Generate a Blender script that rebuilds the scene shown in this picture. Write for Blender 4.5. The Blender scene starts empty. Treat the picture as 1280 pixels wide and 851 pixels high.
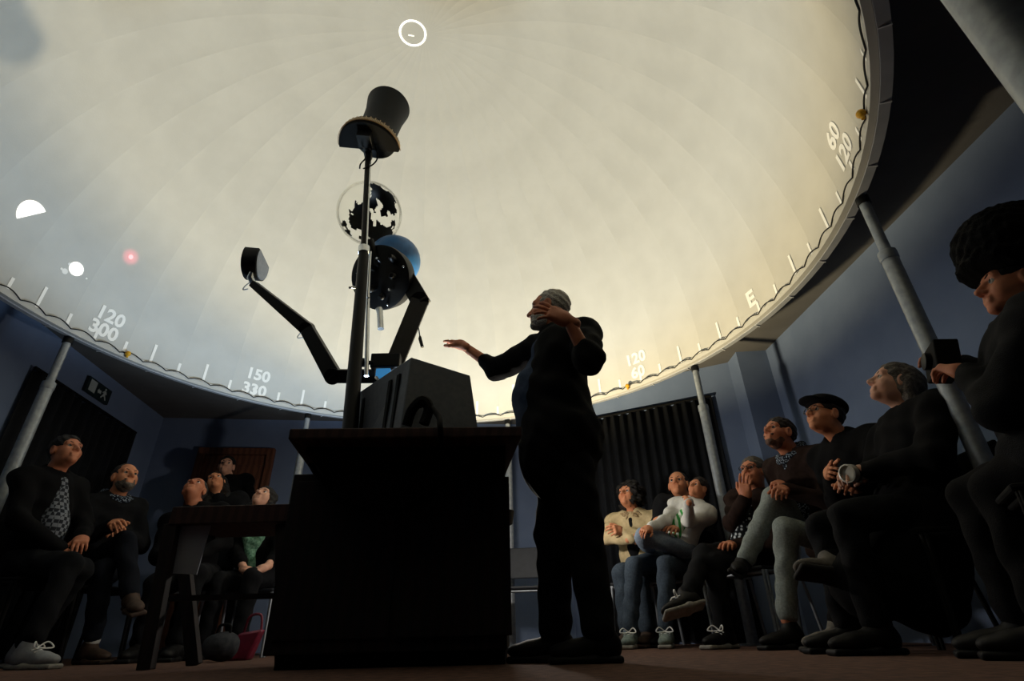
import bpy, math, random
import numpy as np
from mathutils import Vector, Matrix

# ------------------------------------------------------------------ camera
F = 663.0                                   # focal length in pixels of the 1280x851 frame
PITCH = math.radians(29.05); ROLL = math.radians(-1.45); CAM_Z = 0.10
FWD = np.array([0, math.cos(PITCH), math.sin(PITCH)])
_up = np.array([0, -math.sin(PITCH), math.cos(PITCH)]); _ri = np.array([1.0, 0, 0])
RIGHT = _ri * math.cos(ROLL) + _up * math.sin(ROLL)
UP = _up * math.cos(ROLL) - _ri * math.sin(ROLL)
EYE = np.array([0, 0, CAM_Z])
sc = bpy.context.scene
col = sc.collection
cd = bpy.data.cameras.new('camera'); cam = bpy.data.objects.new('camera', cd); col.objects.link(cam)
cd.sensor_width = 36; cd.lens = F / 1280 * 36; cd.clip_start = 0.02; cd.clip_end = 60
cam.matrix_world = Matrix(((RIGHT[0], UP[0], -FWD[0], 0), (RIGHT[1], UP[1], -FWD[1], 0), (RIGHT[2], UP[2], -FWD[2], CAM_Z), (0, 0, 0, 1)))
sc.camera = cam
# ------------------------------------------------------------------ world, view
w = bpy.data.worlds.new('world'); sc.world = w; w.use_nodes = True
w.node_tree.nodes['Background'].inputs[0].default_value = (0, 0, 0, 1)
vs_ = sc.view_settings
vs_.view_transform = 'Standard'; vs_.look = 'None'; vs_.gamma = 1.0; vs_.use_curve_mapping = False; vs_.exposure = 0.0
LAMP_WARM = dict(pos=(-0.10, 3.98, 0.93), power=335, color=(1.0, 0.82, 0.47), cone=130, blend=0.35, leak=42.0, tilt=(0.05, 0.08))
LAMP_COOL = dict(pos=(-1.15, 3.60, 0.93), power=215, color=(0.64, 0.83, 1.0), cone=132, blend=0.35, soft=0.22, leak=0.0, tilt=(0.0, 0.0))

# ------------------------------------------------------------------ helpers: pixels to places
def ray(x, y): return FWD * F + RIGHT * (x - 640) + UP * (425.5 - y)
def aty(x, y, Y): d = ray(x, y); return EYE + d * (Y / d[1])
def atz(x, y, z): d = ray(x, y); return EYE + d * ((z - CAM_Z) / d[2])
def Wc(px, Y, z):                            # the point on pixel column px at ground distance Y and height z
    r = np.array([0, Y, z - CAM_Z]); q = px - 640
    x = (q * (r @ FWD) - F * (r @ RIGHT)) / (F * RIGHT[0] - q * FWD[0])
    return np.array([x, Y, z])
def reach(par, px, py, L, mode):             # the point on a pixel's ray at bone length L from its parent joint
    d = ray(px, py); d = d / np.linalg.norm(d); v = par - EYE; b = d @ v
    disc = L * L - (v @ v - b * b)
    if disc <= 0:
        return EYE + d * b
    return EYE + d * (b - math.sqrt(disc) if mode == 'n' else b + math.sqrt(disc))
def unit(v): v = np.asarray(v, float); return v / (np.linalg.norm(v) + 1e-12)
DC = np.array([-0.724, 2.867, 2.20]); DR = 2.708; AZ0 = -13.34   # dome centre at rim height, radius, azimuth of mark 0
def dome_pt(az, el, r=DR):
    a = math.radians(az + AZ0); e = math.radians(el)
    return DC + r * np.array([math.cos(e) * math.sin(a), math.cos(e) * math.cos(a), math.sin(e)])
def dome_px(x, y):                           # azimuth and elevation of the dome point seen at a pixel
    d = unit(ray(x, y)); v = EYE - DC; b = d @ v; t = -b + math.sqrt(b * b - (v @ v - DR * DR)); p = v + d * t
    return math.degrees(math.atan2(p[0], p[1])) - AZ0, math.degrees(math.asin(p[2] / DR))

# ------------------------------------------------------------------ helpers: materials
def lin(h):
    c = [int(h[i:i + 2], 16) / 255 for i in (0, 2, 4)]
    return [(x / 12.92 if x < 0.04045 else ((x + 0.055) / 1.055) ** 2.4) for x in c] + [1]
MATS = {}
def mat(name, c, rough=0.8, c2=None, scale=20, bump=0.0, bscale=60, metal=0.0, spec=0.3, emit=None, es=0, kind='noise'):
    if name in MATS: return MATS[name]
    m = bpy.data.materials.new(name); m.use_nodes = True; nt = m.node_tree; b = nt.nodes['Principled BSDF']
    L = nt.links.new
    b.inputs['Roughness'].default_value = rough; b.inputs['Metallic'].default_value = metal
    b.inputs['Specular IOR Level'].default_value = spec
    c = lin(c); c2 = lin(c2) if c2 else [min(1, v * 0.8) for v in c[:3]] + [1]
    tc = nt.nodes.new('ShaderNodeTexCoord')
    if kind == 'noise':
        n = nt.nodes.new('ShaderNodeTexNoise'); n.inputs['Scale'].default_value = scale; n.inputs['Detail'].default_value = 4
    elif kind == 'voronoi':
        n = nt.nodes.new('ShaderNodeTexVoronoi'); n.inputs['Scale'].default_value = scale
    elif kind == 'check':
        n = nt.nodes.new('ShaderNodeTexChecker'); n.inputs['Scale'].default_value = scale
    elif kind == 'wave':
        n = nt.nodes.new('ShaderNodeTexWave'); n.inputs['Scale'].default_value = scale; n.inputs['Distortion'].default_value = 4
    L(tc.outputs['Object'], n.inputs['Vector'])
    r = nt.nodes.new('ShaderNodeValToRGB')
    lo, hi = (0.35, 0.65) if kind in ('noise', 'wave') else (0.25, 0.45)
    r.color_ramp.elements[0].position = lo; r.color_ramp.elements[1].position = hi
    r.color_ramp.elements[0].color = c; r.color_ramp.elements[1].color = c2
    L(n.outputs['Distance' if kind == 'voronoi' else 'Fac'], r.inputs['Fac']); L(r.outputs['Color'], b.inputs['Base Color'])
    if bump:
        n2 = nt.nodes.new('ShaderNodeTexNoise'); n2.inputs['Scale'].default_value = bscale; n2.inputs['Detail'].default_value = 5
        L(tc.outputs['Object'], n2.inputs['Vector'])
        bp = nt.nodes.new('ShaderNodeBump'); bp.inputs['Strength'].default_value = bump; bp.inputs['Distance'].default_value = 0.01
        L(n2.outputs['Fac'], bp.inputs['Height']); L(bp.outputs['Normal'], b.inputs['Normal'])
    if emit:
        b.inputs['Emission Color'].default_value = lin(emit); b.inputs['Emission Strength'].default_value = es
    MATS[name] = m
    return m
M_WALL = mat('blue_grey_wall_paint', '72829f', 0.85, '697996', 3, 0.15, 120)
M_CEIL = mat('ceiling_plaster', '6a6866', 0.9, '605e5c', 3, 0.1, 80)
M_FLOOR = mat('brown_carpet', '6a4d40', 0.95, '4c372e', 25, 0.5, 220)
M_DOME = mat('white_dome_fabric', 'bebdb8', 0.75, 'b8b7b2', 4, 0.05, 90, spec=0.1)
M_RING = mat('pale_grey_ring_paint', 'b0b3b8', 0.6, 'a4a7ac', 8)
M_CORD = mat('dark_lacing_cord', '1d1d20', 0.8)
M_BLACK = mat('black_enamel', '0b0b0c', 0.45, '08080a', 20, spec=0.2)
M_BLACKM = mat('matt_black', '0c0c0d', 0.8, '090909', 20, spec=0.15)
M_STEEL = mat('galvanised_steel', '9aa0a6', 0.45, '878d94', 30, metal=0.5)
M_CHROME = mat('chrome', 'd0d4d8', 0.15, 'c0c4c8', 20, metal=1.0)
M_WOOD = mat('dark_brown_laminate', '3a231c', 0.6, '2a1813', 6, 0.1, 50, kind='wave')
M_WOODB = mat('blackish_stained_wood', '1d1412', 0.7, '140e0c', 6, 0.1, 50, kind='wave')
M_DOOR = mat('brown_door_wood', '6b4330', 0.6, '573526', 5, 0.1, 50, kind='wave')
M_GREYBOX = mat('grey_metal_casing', '5a5e63', 0.55, '50545a', 40, 0.1, 200, metal=0.2)
M_CURTAIN = mat('black_curtain', '14171d', 0.9, '0f1116', 12, 0.3, 150)
M_PROJ = mat('projected_white_light', 'e2e2de', 0.8, 'dcdcd8', 5, spec=0.0, emit='fff8ec', es=0.11)
M_PROJB = mat('projected_bright_light', 'ffffff', 0.8, 'f8f8f4', 5, spec=0.0, emit='fff8ec', es=0.7)
M_PROJR = mat('laser_red_light', 'ff9090', 0.8, 'ff8080', 5, spec=0.0, emit='ffd0d0', es=0.9)
M_YEL = mat('yellow_plastic', 'd8a52a', 0.5, 'c08a1a', 30)
M_PAPER = mat('white_paper', 'e6e6e6', 0.8, 'dcdcdc', 10)
M_PANEL = mat('pale_grey_board', '8d8f98', 0.7, '7f818a', 4)

# ------------------------------------------------------------------ helpers: objects
def link(o, parent=None):
    col.objects.link(o)
    if parent is not None: o.parent = parent
    return o
def tag(o, label=None, cat=None, group=None, kind=None):
    for k, v in (('label', label), ('category', cat), ('group', group), ('kind', kind)):
        if v: o[k] = v
    return o
def empty(name, loc, label, cat, group=None):
    o = bpy.data.objects.new(name, None); o.location = [float(v) for v in loc]; o.empty_display_size = 0.1
    link(o); return tag(o, label, cat, group)
class MB:                                    # collects shapes in world coordinates; build() links ONE mesh
    def __init__(s): s.v = []; s.f = []; s.m = []
    def add(s, v, f, m=0):
        n = len(s.v); s.v += [tuple(map(float, p)) for p in v]; s.f += [tuple(i + n for i in q) for q in f]; s.m += [m] * len(f); return s
    def hexa(s, b, t, m=0):                  # four bottom corners, four top corners, both counterclockwise from above
        return s.add(list(b) + list(t), [(3, 2, 1, 0), (4, 5, 6, 7), (0, 1, 5, 4), (1, 2, 6, 5), (2, 3, 7, 6), (3, 0, 4, 7)], m)
    def box(s, c, h, X=(1, 0, 0), Y=(0, 1, 0), Z=(0, 0, 1), m=0):
        c = np.array(c, float); X, Y, Z = (np.array(a, float) * k for a, k in zip((X, Y, Z), h))
        return s.hexa([c - X - Y - Z, c + X - Y - Z, c + X + Y - Z, c - X + Y - Z], [c - X - Y + Z, c + X - Y + Z, c + X + Y + Z, c - X + Y + Z], m)
    def tube(s, pts, r, seg=12, m=0, caps=True, flat=None):   # a tube along points; flat=(normal, factor) makes it a flat bar
        pts = [np.array(p, float) for p in pts]; n = len(pts); rs = r if isinstance(r, (list, tuple)) else [r] * n
        vs = []; prev = None
        for i, p in enumerate(pts):
            t = unit(pts[min(i + 1, n - 1)] - pts[max(i - 1, 0)])
            if prev is None:
                a = np.array([0, 0, 1.0]) if abs(t[2]) < 0.9 else np.array([1.0, 0, 0])
                if flat is not None: a = np.array(flat[0], float)
                u = unit(np.cross(t, a))
            else: u = unit(prev - t * (prev @ t))
            prev = u; v_ = np.cross(t, u); k = flat[1] if flat is not None else 1.0
            for j in range(seg):
                an = 2 * math.pi * (j + (0.5 if seg == 4 else 0)) / seg
                vs.append(p + rs[i] * (u * math.cos(an) + v_ * math.sin(an) * k))
        fs = [(i * seg + j, i * seg + (j + 1) % seg, (i + 1) * seg + (j + 1) % seg, (i + 1) * seg + j) for i in range(n - 1) for j in range(seg)]
        if caps: fs += [tuple(range(seg - 1, -1, -1)), tuple((n - 1) * seg + j for j in range(seg))]
        return s.add(vs, fs, m)
    def lathe(s, prof, c, axis=(0, 0, 1), seg=32, m=0, caps=True, a0=0, a1=360, xdir=None):
        Z = unit(axis); X = unit(np.cross(Z, [0, 1, 0.01])) if xdir is None else unit(np.array(xdir, float) - Z * (np.array(xdir, float) @ Z)); Y = np.cross(Z, X)
        full = abs(a1 - a0 - 360) < 1e-6; n = seg if full else seg + 1; vs = []
        for r, h in prof:
            for j in range(n):
                a = math.radians(a0 + (a1 - a0) * j / seg); vs.append(np.array(c) + Z * h + r * (X * math.cos(a) + Y * math.sin(a)))
        fs = []
        for i in range(len(prof) - 1):
            for j in range(n if full else n - 1):
                k = (j + 1) % n; fs.append((i * n + j, i * n + k, (i + 1) * n + k, (i + 1) * n + j))
        if caps: fs += [tuple(range(n - 1, -1, -1)), tuple((len(prof) - 1) * n + j for j in range(n))]
        if not full and caps: 
            fs += [tuple(i * n for i in range(len(prof))), tuple(i * n + n - 1 for i in range(len(prof) - 1, -1, -1))]
        return s.add(vs, fs, m)
    def sphere(s, c, r, seg=20, rings=12, m=0):
        return s.lathe([(max(1e-4, r * math.sin(math.pi * i / rings)), -r * math.cos(math.pi * i / rings)) for i in range(rings + 1)], c, seg=seg, m=m)
    def build(s, name, mats, parent=None, smooth=True, bevel=0.0, angle=40):
        me = bpy.data.meshes.new(name); org = np.array(parent_origin(parent))
        me.from_pydata([tuple(np.array(p) - org) for p in s.v], [], s.f)
        for m in (mats if isinstance(mats, (list, tuple)) else [mats]): me.materials.append(m)
        me.polygons.foreach_set('material_index', s.m); me.update()
        o = bpy.data.objects.new(name, me); link(o, parent)
        if smooth:
            me.polygons.foreach_set('use_smooth', [True] * len(me.polygons)); me.set_sharp_from_angle(angle=math.radians(angle))
        if bevel:
            b = o.modifiers.new('bevel', 'BEVEL'); b.width = bevel; b.segments = 2; b.limit_method = 'ANGLE'
        return o
def parent_origin(p):
    l = np.zeros(3)
    while p is not None: l = l + np.array(p.location); p = p.parent
    return l
def arc(pts, n=8):                           # smooth curve through points (Catmull-Rom)
    P = [np.array(p, float) for p in pts]; P = [2 * P[0] - P[1]] + P + [2 * P[-1] - P[-2]]; out = []
    for i in range(1, len(P) - 2):
        for k in range(n):
            t = k / n; a, b, c, d = P[i - 1:i + 3]
            out.append(0.5 * ((2 * b) + (c - a) * t + (2 * a - 5 * b + 4 * c - d) * t * t + (3 * b - a - 3 * c + d) * t ** 3))
    return out + [P[-2]]

# ================================================================== the setting
HC = 2.50
PLAN = {'left_near': (-3.31, -2.0), 'left_far': (-4.25, 6.03), 'far_right': (0.62, 6.65), 'diag_a': (0.90, 5.56), 'diag_b': (2.21, 4.90),
        'pil_a': (2.21, 4.67), 'pil_b': (2.63, 4.64), 'right_near': (3.05, -2.0)}
def wall(name, a, b, mat_=M_WALL, z1=HC, thick=0.12, z0=0.0):
    a = np.array(a); b = np.array(b); d = unit(np.append(b - a, 0)); n = np.array([d[1], -d[0], 0])   # n points outwards when going clockwise
    A = np.append(a, 0); B = np.append(b, 0)
    m = MB(); lo = np.array([0, 0, z0]); hi = np.array([0, 0, z1])
    m.hexa([A + lo, B + lo, B + n * thick + lo, A + n * thick + lo], [A + hi, B + hi, B + n * thick + hi, A + n * thick + hi])
    return tag(m.build(name, mat_, smooth=False), kind='structure')
pl = PLAN
m = MB(); m.hexa([(-5, -2.5, -0.1), (4, -2.5, -0.1), (4, 7.5, -0.1), (-5, 7.5, -0.1)], [(-5, -2.5, 0), (4, -2.5, 0), (4, 7.5, 0), (-5, 7.5, 0)])
floor = tag(m.build('floor', M_FLOOR, smooth=False), kind='structure')
# ceiling with the round opening the dome rises through
m = MB(); N = 96; rad = DR + 0.16
ins = [(DC[0] + rad * math.cos(2 * math.pi * k / N), DC[1] + rad * math.sin(2 * math.pi * k / N)) for k in range(N)]
def sq(p):
    x, y = p[0] - DC[0], p[1] - DC[1]; t = min((4 / abs(x)) if x else 9e9, ((4.8 if y > 0 else 5.2) / abs(y)) if y else 9e9); return (DC[0] + x * t, DC[1] + y * t)
V = [(x, y, HC) for x, y in ins] + [(*sq(p), HC) for p in ins] + [(x, y, HC + 0.1) for x, y in ins] + [(*sq(p), HC + 0.1) for p in ins]
Fc = []
for k in range(N):
    j = (k + 1) % N
    Fc += [(k, j, N + j, N + k), (2 * N + k, 3 * N + k, 3 * N + j, 2 * N + j), (k, 2 * N + k, 2 * N + j, j)]
m.add(V, Fc); tag(m.build('ceiling', M_CEIL, smooth=False), kind='structure')
wall('wall_left', pl['left_far'], pl['left_near'])
wall('wall_far', pl['far_right'], pl['left_far'])
wall('wall_far_return', pl['diag_a'], pl['far_right'])
wall('wall_corner', pl['diag_b'], pl['diag_a'])
wall('wall_right', (2.95, 6.0), pl['right_near']) if False else wall('wall_right', (2.60, 4.95), pl['right_near'])
wall('wall_near', pl['left_near'], pl['right_near'])
# pilaster block in the right far corner
m = MB(); a, b = pl['pil_a'], pl['pil_b']
m.hexa([(a[0], a[1], 0), (2.66, b[1], 0), (2.66, 5.2, 0), (a[0], 5.2, 0)], [(a[0], a[1], HC), (2.66, b[1], HC), (2.66, 5.2, HC), (a[0], 5.2, HC)])
tag(m.build('wall_pilaster', M_WALL, smooth=False), kind='structure')

def curtain(name, A, B, z0, z1, folds, label, n):
    A = np.array([*A, 0.0]); B = np.array([*B, 0.0]); d = B - A; L = np.linalg.norm(d); d = d / L; n = np.array([*n, 0.0]); n = unit(n)
    root = empty(name, (A + B) / 2, label, 'curtain'); m = MB(); K = folds * 8; vs = []
    for k in range(K + 1):
        t = k / K; off = 0.035 + 0.03 * math.sin(2 * math.pi * folds * t) + 0.012 * math.sin(2 * math.pi * folds * 0.37 * t + 1)
        for z, g in ((z0, 1.0), (z1, 0.8)):
            vs.append(A + d * L * t + n * (0.01 + off * g) + np.array([0, 0, z]))
    m.add(vs, [(2 * k, 2 * k + 2, 2 * k + 3, 2 * k + 1) for k in range(K)])
    o = m.build('cloth', M_CURTAIN, root, angle=180)
    s = o.modifiers.new('thickness', 'SOLIDIFY'); s.thickness = 0.006
    MB().tube([A + n * 0.05 + np.array([0, 0, z1 + 0.012]), B + n * 0.05 + np.array([0, 0, z1 + 0.012])], 0.014).build('curtain_rail', M_BLACKM, root)
    return root
da, db = np.array(pl['diag_a']), np.array(pl['diag_b']); dd = unit(db - da); dn = np.array([-dd[1], dd[0]]) * -1
if dn @ (DC[:2] - da) < 0: dn = -dn
def on_line(px, py, A, B):
    A = np.array(A); B = np.array(B); t = B - A; n = np.array([t[1], -t[0]]); d = ray(px, py); return EYE + d * ((n @ A) / (n @ d[:2]))
q1 = on_line(735, 528, da, db); q2 = on_line(890, 498, da, db)
curtain('door_curtain', q1[:2], q2[:2], 0.02, (q1[2] + q2[2]) / 2, 14, 'long black pleated curtain across the corner doorway behind the pole', dn)
lf, ln = np.array(pl['left_far']), np.array(pl['left_near'])
q1 = on_line(35, 465, lf, ln); q2 = on_line(165, 540, lf, ln)
curtain('door_curtain', q2[:2], q1[:2], 0.02, (q1[2] + q2[2]) / 2, 12, 'black curtain over the wide doorway below the exit sign', (1, -0.117))
# exit sign on the left wall
def sign():
    c = (on_line(106, 481, lf, ln) + on_line(132, 495, lf, ln)) / 2; X = unit(np.append(lf - ln, 0)); Z = np.array([0, 0, 1.0]); Nn = np.cross(X, Z); 
    if Nn[0] < 0: Nn = -Nn
    root = empty('exit_sign', c + Nn * 0.0, 'small rectangular exit sign with running figure above the curtained doorway', 'sign')
    mg = mat('exit_sign_green', '1c2c30', 0.5, '182628', 20); mw = mat('exit_sign_white', 'b8c2c0', 0.5, 'acb6b4', 20)
    MB().box(c + Nn * 0.02, (0.19, 0.015, 0.075), X, Nn, Z).build('panel', mg, root, smooth=False, bevel=0.004)
    def flat(poly, name):
        m = MB(); v = [c + Nn * 0.0365 + X * p[0] + Z * p[1] for p in poly]; v2 = [p + Nn * 0.002 for p in v]; k = len(poly)
        m.add(v + v2, [tuple(range(k)), tuple(range(2 * k - 1, k - 1, -1))] + [(i, (i + 1) % k, k + (i + 1) % k, k + i) for i in range(k)]); m.build(name, mw, root, smooth=False)
    flat([(-0.16, -0.055), (-0.06, -0.055), (-0.06, 0.055), (-0.16, 0.055)], 'door_pictogram')
    flat([(-0.03, -0.008), (-0.01, 0.018), (-0.01, 0.008), (0.03, 0.008), (0.03, -0.022), (-0.01, -0.022), (-0.01, -0.032)], 'arrow')
    flat([(0.085 + 0.012 * math.cos(a), 0.045 + 0.012 * math.sin(a)) for a in np.linspace(0, 6.28, 9)[:-1]], 'figure_head')
    flat([(0.075, 0.03), (0.10, 0.03), (0.12, 0.005), (0.112, 0.0), (0.097, 0.015), (0.102, -0.012), (0.13, -0.05), (0.118, -0.056), (0.09, -0.025), (0.07, -0.03), (0.05, -0.055), (0.04, -0.046), (0.062, -0.015), (0.072, 0.012), (0.055, 0.0), (0.048, 0.007)], 'figure_body')
sign()
# brown door in the far wall
def far_door():
    A = np.array(pl['left_far']); B = np.array(pl['far_right']); q1 = on_line(252, 560, A, B); q2 = on_line(345, 562, A, B)
    X = unit(np.append(q2[:2] - q1[:2], 0)); n = np.array([X[1], -X[0], 0]); wd = np.linalg.norm(q2[:2] - q1[:2]); b = np.append((q1 + q2)[:2] / 2, 0); H = 2.12; Z = (0, 0, 1)
    r = bpy.data.objects.new('door_1', None); r.location = b; link(r); tag(r, 'brown wooden door with moulded frame in the far wall', 'door', kind='structure')
    MB().box(b + n * 0.02 + np.array([0, 0, H / 2 - 0.04]), (wd / 2 - 0.07, 0.02, H / 2 - 0.045), X, n, Z).build('door_leaf', M_DOOR, r, smooth=False)
    for sx in (-1, 1):
        MB().box(b + n * 0.035 + X * sx * (wd / 2 - 0.035) + np.array([0, 0, H / 2]), (0.04, 0.035, H / 2), X, n, Z).build('door_jamb', M_DOOR, r, smooth=False, bevel=0.006)
    MB().box(b + n * 0.035 + np.array([0, 0, H - 0.04]), (wd / 2, 0.036, 0.04), X, n, Z).build('door_head', M_DOOR, r, smooth=False, bevel=0.006)
    for sx in (-1, 1):
        for z, hz in ((0.55, 0.38), (1.5, 0.42)):
            MB().box(b + n * 0.045 + X * sx * (wd / 4 - 0.03) + np.array([0, 0, z]), (wd / 4 - 0.09, 0.008, hz), X, n, Z).build('door_panel', M_DOOR, r, smooth=False, bevel=0.006)
    MB().tube([b + n * 0.04 + X * 0.3 + np.array([0, 0, 1.02]), b + n * 0.09 + X * 0.3 + np.array([0, 0, 1.02]), b + n * 0.09 + X * 0.19 + np.array([0, 0, 1.02])], 0.01).build('door_handle', M_CHROME, r)
far_door()

# ================================================================== the dome
dome = empty('projection_dome', DC, 'white hemispherical projection dome of sewn fabric gores on a pale ring', 'dome')
NG = 36; wdt = 360 / NG; GU, GV = 6, 26; BULGE = 0.012; vs = []
for i in range(GV + 1):
    e = math.radians(90 * i / GV)
    for j in range(GU + 1):
        u = j / GU; a = math.radians((u - 0.5) * wdt); r = DR + BULGE * math.sin(math.pi * u) * math.cos(e)
        vs.append((r * math.cos(e) * math.sin(a), r * math.cos(e) * math.cos(a), r * math.sin(e)))
gm = bpy.data.meshes.new('gore')
gm.from_pydata(vs, [], [(i * (GU + 1) + j, (i + 1) * (GU + 1) + j, (i + 1) * (GU + 1) + j + 1, i * (GU + 1) + j + 1) for i in range(GV) for j in range(GU)])
gm.materials.append(M_DOME); gm.polygons.foreach_set('use_smooth', [True] * len(gm.polygons))
for k in range(NG):
    o = bpy.data.objects.new('gore', gm); o.rotation_euler = (0, 0, math.radians(k * wdt + 3)); link(o, dome)
# ring: fabric hem, flange seen from below, lacing cord, joint covers
MB().lathe([(DR - 0.012, 0.03), (DR - 0.012, -0.012), (DR + 0.022, -0.012), (DR + 0.022, 0.03)], DC, seg=144, caps=False).build('ring_lip', M_DOME, dome)
MB().lathe([(DR + 0.024, -0.004), (DR + 0.024, -0.02), (DR + 0.075, -0.012), (DR + 0.075, 0.05)], DC, seg=144, caps=False).build('ring_flange', M_RING, dome)
NL = 84; pts = []
for k in range(NL):
    for t in np.linspace(0, 1, 9)[:-1]:
        a = 360 * (k + t) / NL; s = math.sin(math.pi * t)
        pts.append(dome_pt(a, 0, 1.0) * 0 + DC + (dome_pt(a, 0, 1.0) - DC) * (DR - 0.016 - 0.004 * s) + np.array([0, 0, 0.012 + 0.028 * s]))
m = MB(); m.tube(pts + [pts[0]], 0.0045, seg=5, caps=False); m.build('lacing_cord', M_CORD, dome)
M_JOINT = mat('ring_joint_line', 'd8dade', 0.5)
for k in range(42):
    a = 360 * k / 42 + 2; X = unit(dome_pt(a, 0) - DC); T = np.cross([0, 0, 1.0], X)
    MB().box(DC + X * (DR + 0.05) + np.array([0, 0, -0.019]), (0.024, 0.003, 0.003), X + 0.25 * T, T, (0, 0, 1)).build('ring_joint', M_JOINT, dome, smooth=False)
for (x, y) in ((155, 447), (787, 485), (1087, 139)):
    a, _ = dome_px(x, y); p = dome_pt(a, 0, DR - 0.035) + np.array([0, 0, 0.02])
    MB().sphere(p, 0.022, 12, 8).tube([p, p + np.array([0, 0, -0.035])], 0.009).build('rim_lamp', M_YEL, dome)
# projected marks: ticks, numerals, discs
def dome_decal(name, verts, faces, az, el, m_):      # a flat mark lying on the gore fabric
    c = unit(dome_pt(az, el) - DC); T = unit(np.cross(c, [0, 0, 1.0])); Nn = np.cross(T, c); m = MB(); P = []
    for u, v in verts:
        q = unit(c * DR + T * u + Nn * v); a = math.degrees(math.atan2(q[0], q[1])); w_ = ((a + 3 + wdt / 2) % wdt) / wdt
        P.append(DC + q * (DR + BULGE * math.sin(math.pi * w_) * math.hypot(q[0], q[1]) - 0.005))
    m.add(P, faces); return m.build(name, m_, dome, smooth=False)
for k in range(72):
    a = k * 5; lng = 0.17 if k % 2 == 0 and k % 6 != 0 else 0.085
    dome_decal('projected_tick', [(-0.0115, 0.04), (0.0115, 0.04), (0.0115, 0.045 + lng), (-0.0115, 0.045 + lng)], [(0, 1, 2, 3)], a, 0.0, M_PROJ)
def text_mesh(s, size):
    c = bpy.data.curves.new('t', 'FONT'); c.body = s; c.size = size; c.align_x = 'CENTER'; c.align_y = 'CENTER'; c.offset = size * 0.036; c.resolution_u = 3
    o = bpy.data.objects.new('t', c); col.objects.link(o); dg = bpy.context.evaluated_depsgraph_get(); me = o.evaluated_get(dg).to_mesh()
    v = [(p.co.x, p.co.y) for p in me.vertices]; f = [tuple(p.vertices) for p in me.polygons]
    o.evaluated_get(dg).to_mesh_clear(); bpy.data.objects.remove(o); bpy.data.curves.remove(c); return v, f
for s, px, py, size in (('120', 139, 396, 0.155), ('300', 130, 413, 0.155), ('150', 323, 469, 0.155), ('330', 318, 487, 0.155), ('120', 794, 448, 0.155), ('60', 797, 465, 0.155),
                        ('E', 938, 374, 0.18), ('60', 1040, 171, 0.155), ('120', 1054, 192, 0.155), ('150', 650, 486, 0.155), ('30', 650, 503, 0.155)):
    v, f = text_mesh(s, size); a, e = dome_px(px, py); dome_decal('projected_numeral', v, f, a, e, M_PROJ)
def disc(name, px, py, r, m_, half=False, rot=0, ring=None):
    a, e = dome_px(px, py); K = 28; rot = math.radians(rot)
    an = [math.pi * k / K for k in range(K + 1)] if half else [2 * math.pi * k / K for k in range(K)]
    P = [(r * math.cos(t + rot), r * math.sin(t + rot)) for t in an]
    if ring:
        Q = [(x * (1 - ring), y * (1 - ring)) for x, y in P]; dome_decal(name, P + Q, [(k, (k + 1) % K, K + (k + 1) % K, K + k) for k in range(K)], a, e, m_)
    else: dome_decal(name, P, [tuple(range(len(P)))], a, e, m_)
disc('projected_half_moon', 40, 269, 0.105, M_PROJB, half=True, rot=56)
disc('projected_sun_disc', 96, 336, 0.055, M_PROJB)
disc('projected_star', 82, 339, 0.022, M_PROJ); disc('projected_star', 88, 330, 0.012, M_PROJ); disc('projected_star', 108, 348, 0.008, M_PROJ); disc('projected_star', 78, 336, 0.010, M_PROJ)
disc('laser_spot', 164, 321, 0.02, M_PROJR)
disc('projected_ring', 516, 41, 0.125, M_PROJB, ring=0.16)
a, e = dome_px(514, 44); dome_decal('projected_dash', [(-0.012, -0.025), (0.0, -0.025), (0.012, 0.025), (0.0, 0.025)], [(0, 1, 2, 3)], a, e, M_PROJB)

# support poles: telescopic steel tubes under the ring
POLE_L = {-63: 'steel pole holding the dome ring beside the curtained doorway', -18: 'steel pole under the dome ring by the brown door and green-scarfed woman',
          27: 'steel pole under the dome ring just behind the standing lecturer', 72: 'steel telescopic pole in front of the black corner curtain',
          117: 'steel pole rising between the grey-haired spectator and the wide-hatted one', 162: 'thick steel pole close beside the wide-hatted spectator'}
for az, lb in POLE_L.items():
    p = dome_pt(az, 0, DR + 0.055) if az != 162 else np.array([1.14, 0.72, 0]); p[2] = 0; k_ = 1.0 if az != 162 else 1.5; d = empty('support_pole', p, lb, 'pole', 'steel poles under the dome ring'); Z = np.array([0, 0, 1.0])
    MB().lathe([(0.040 * k_, 0.01), (0.040 * k_, 1.78), (0.038 * k_, 1.785)], p, seg=20).build('lower_tube', M_STEEL, d)
    MB().lathe([(0.027, 1.75), (0.027, 2.165)], p, seg=20).build('upper_tube', M_STEEL, d)
    MB().lathe([(0.042 * k_, 1.745), (0.044 * k_, 1.755), (0.044 * k_, 1.79), (0.042 * k_, 1.80)], p, seg=20).build('collar', M_STEEL, d)
    MB().lathe([(0.09, 0), (0.09, 0.012)], p, seg=20).build('foot_plate', M_STEEL, d)
    MB().lathe([(0.034, 2.13), (0.034, 2.175)], p, seg=16).build('ring_clamp', M_BLACK, d)

# ================================================================== console table, lamps, projector
con = empty('console_table', (-0.5, 2.6, 0), 'dark wooden console cabinet with broad brown tabletop carrying the projector', 'table')
TZ = 0.80
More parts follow.
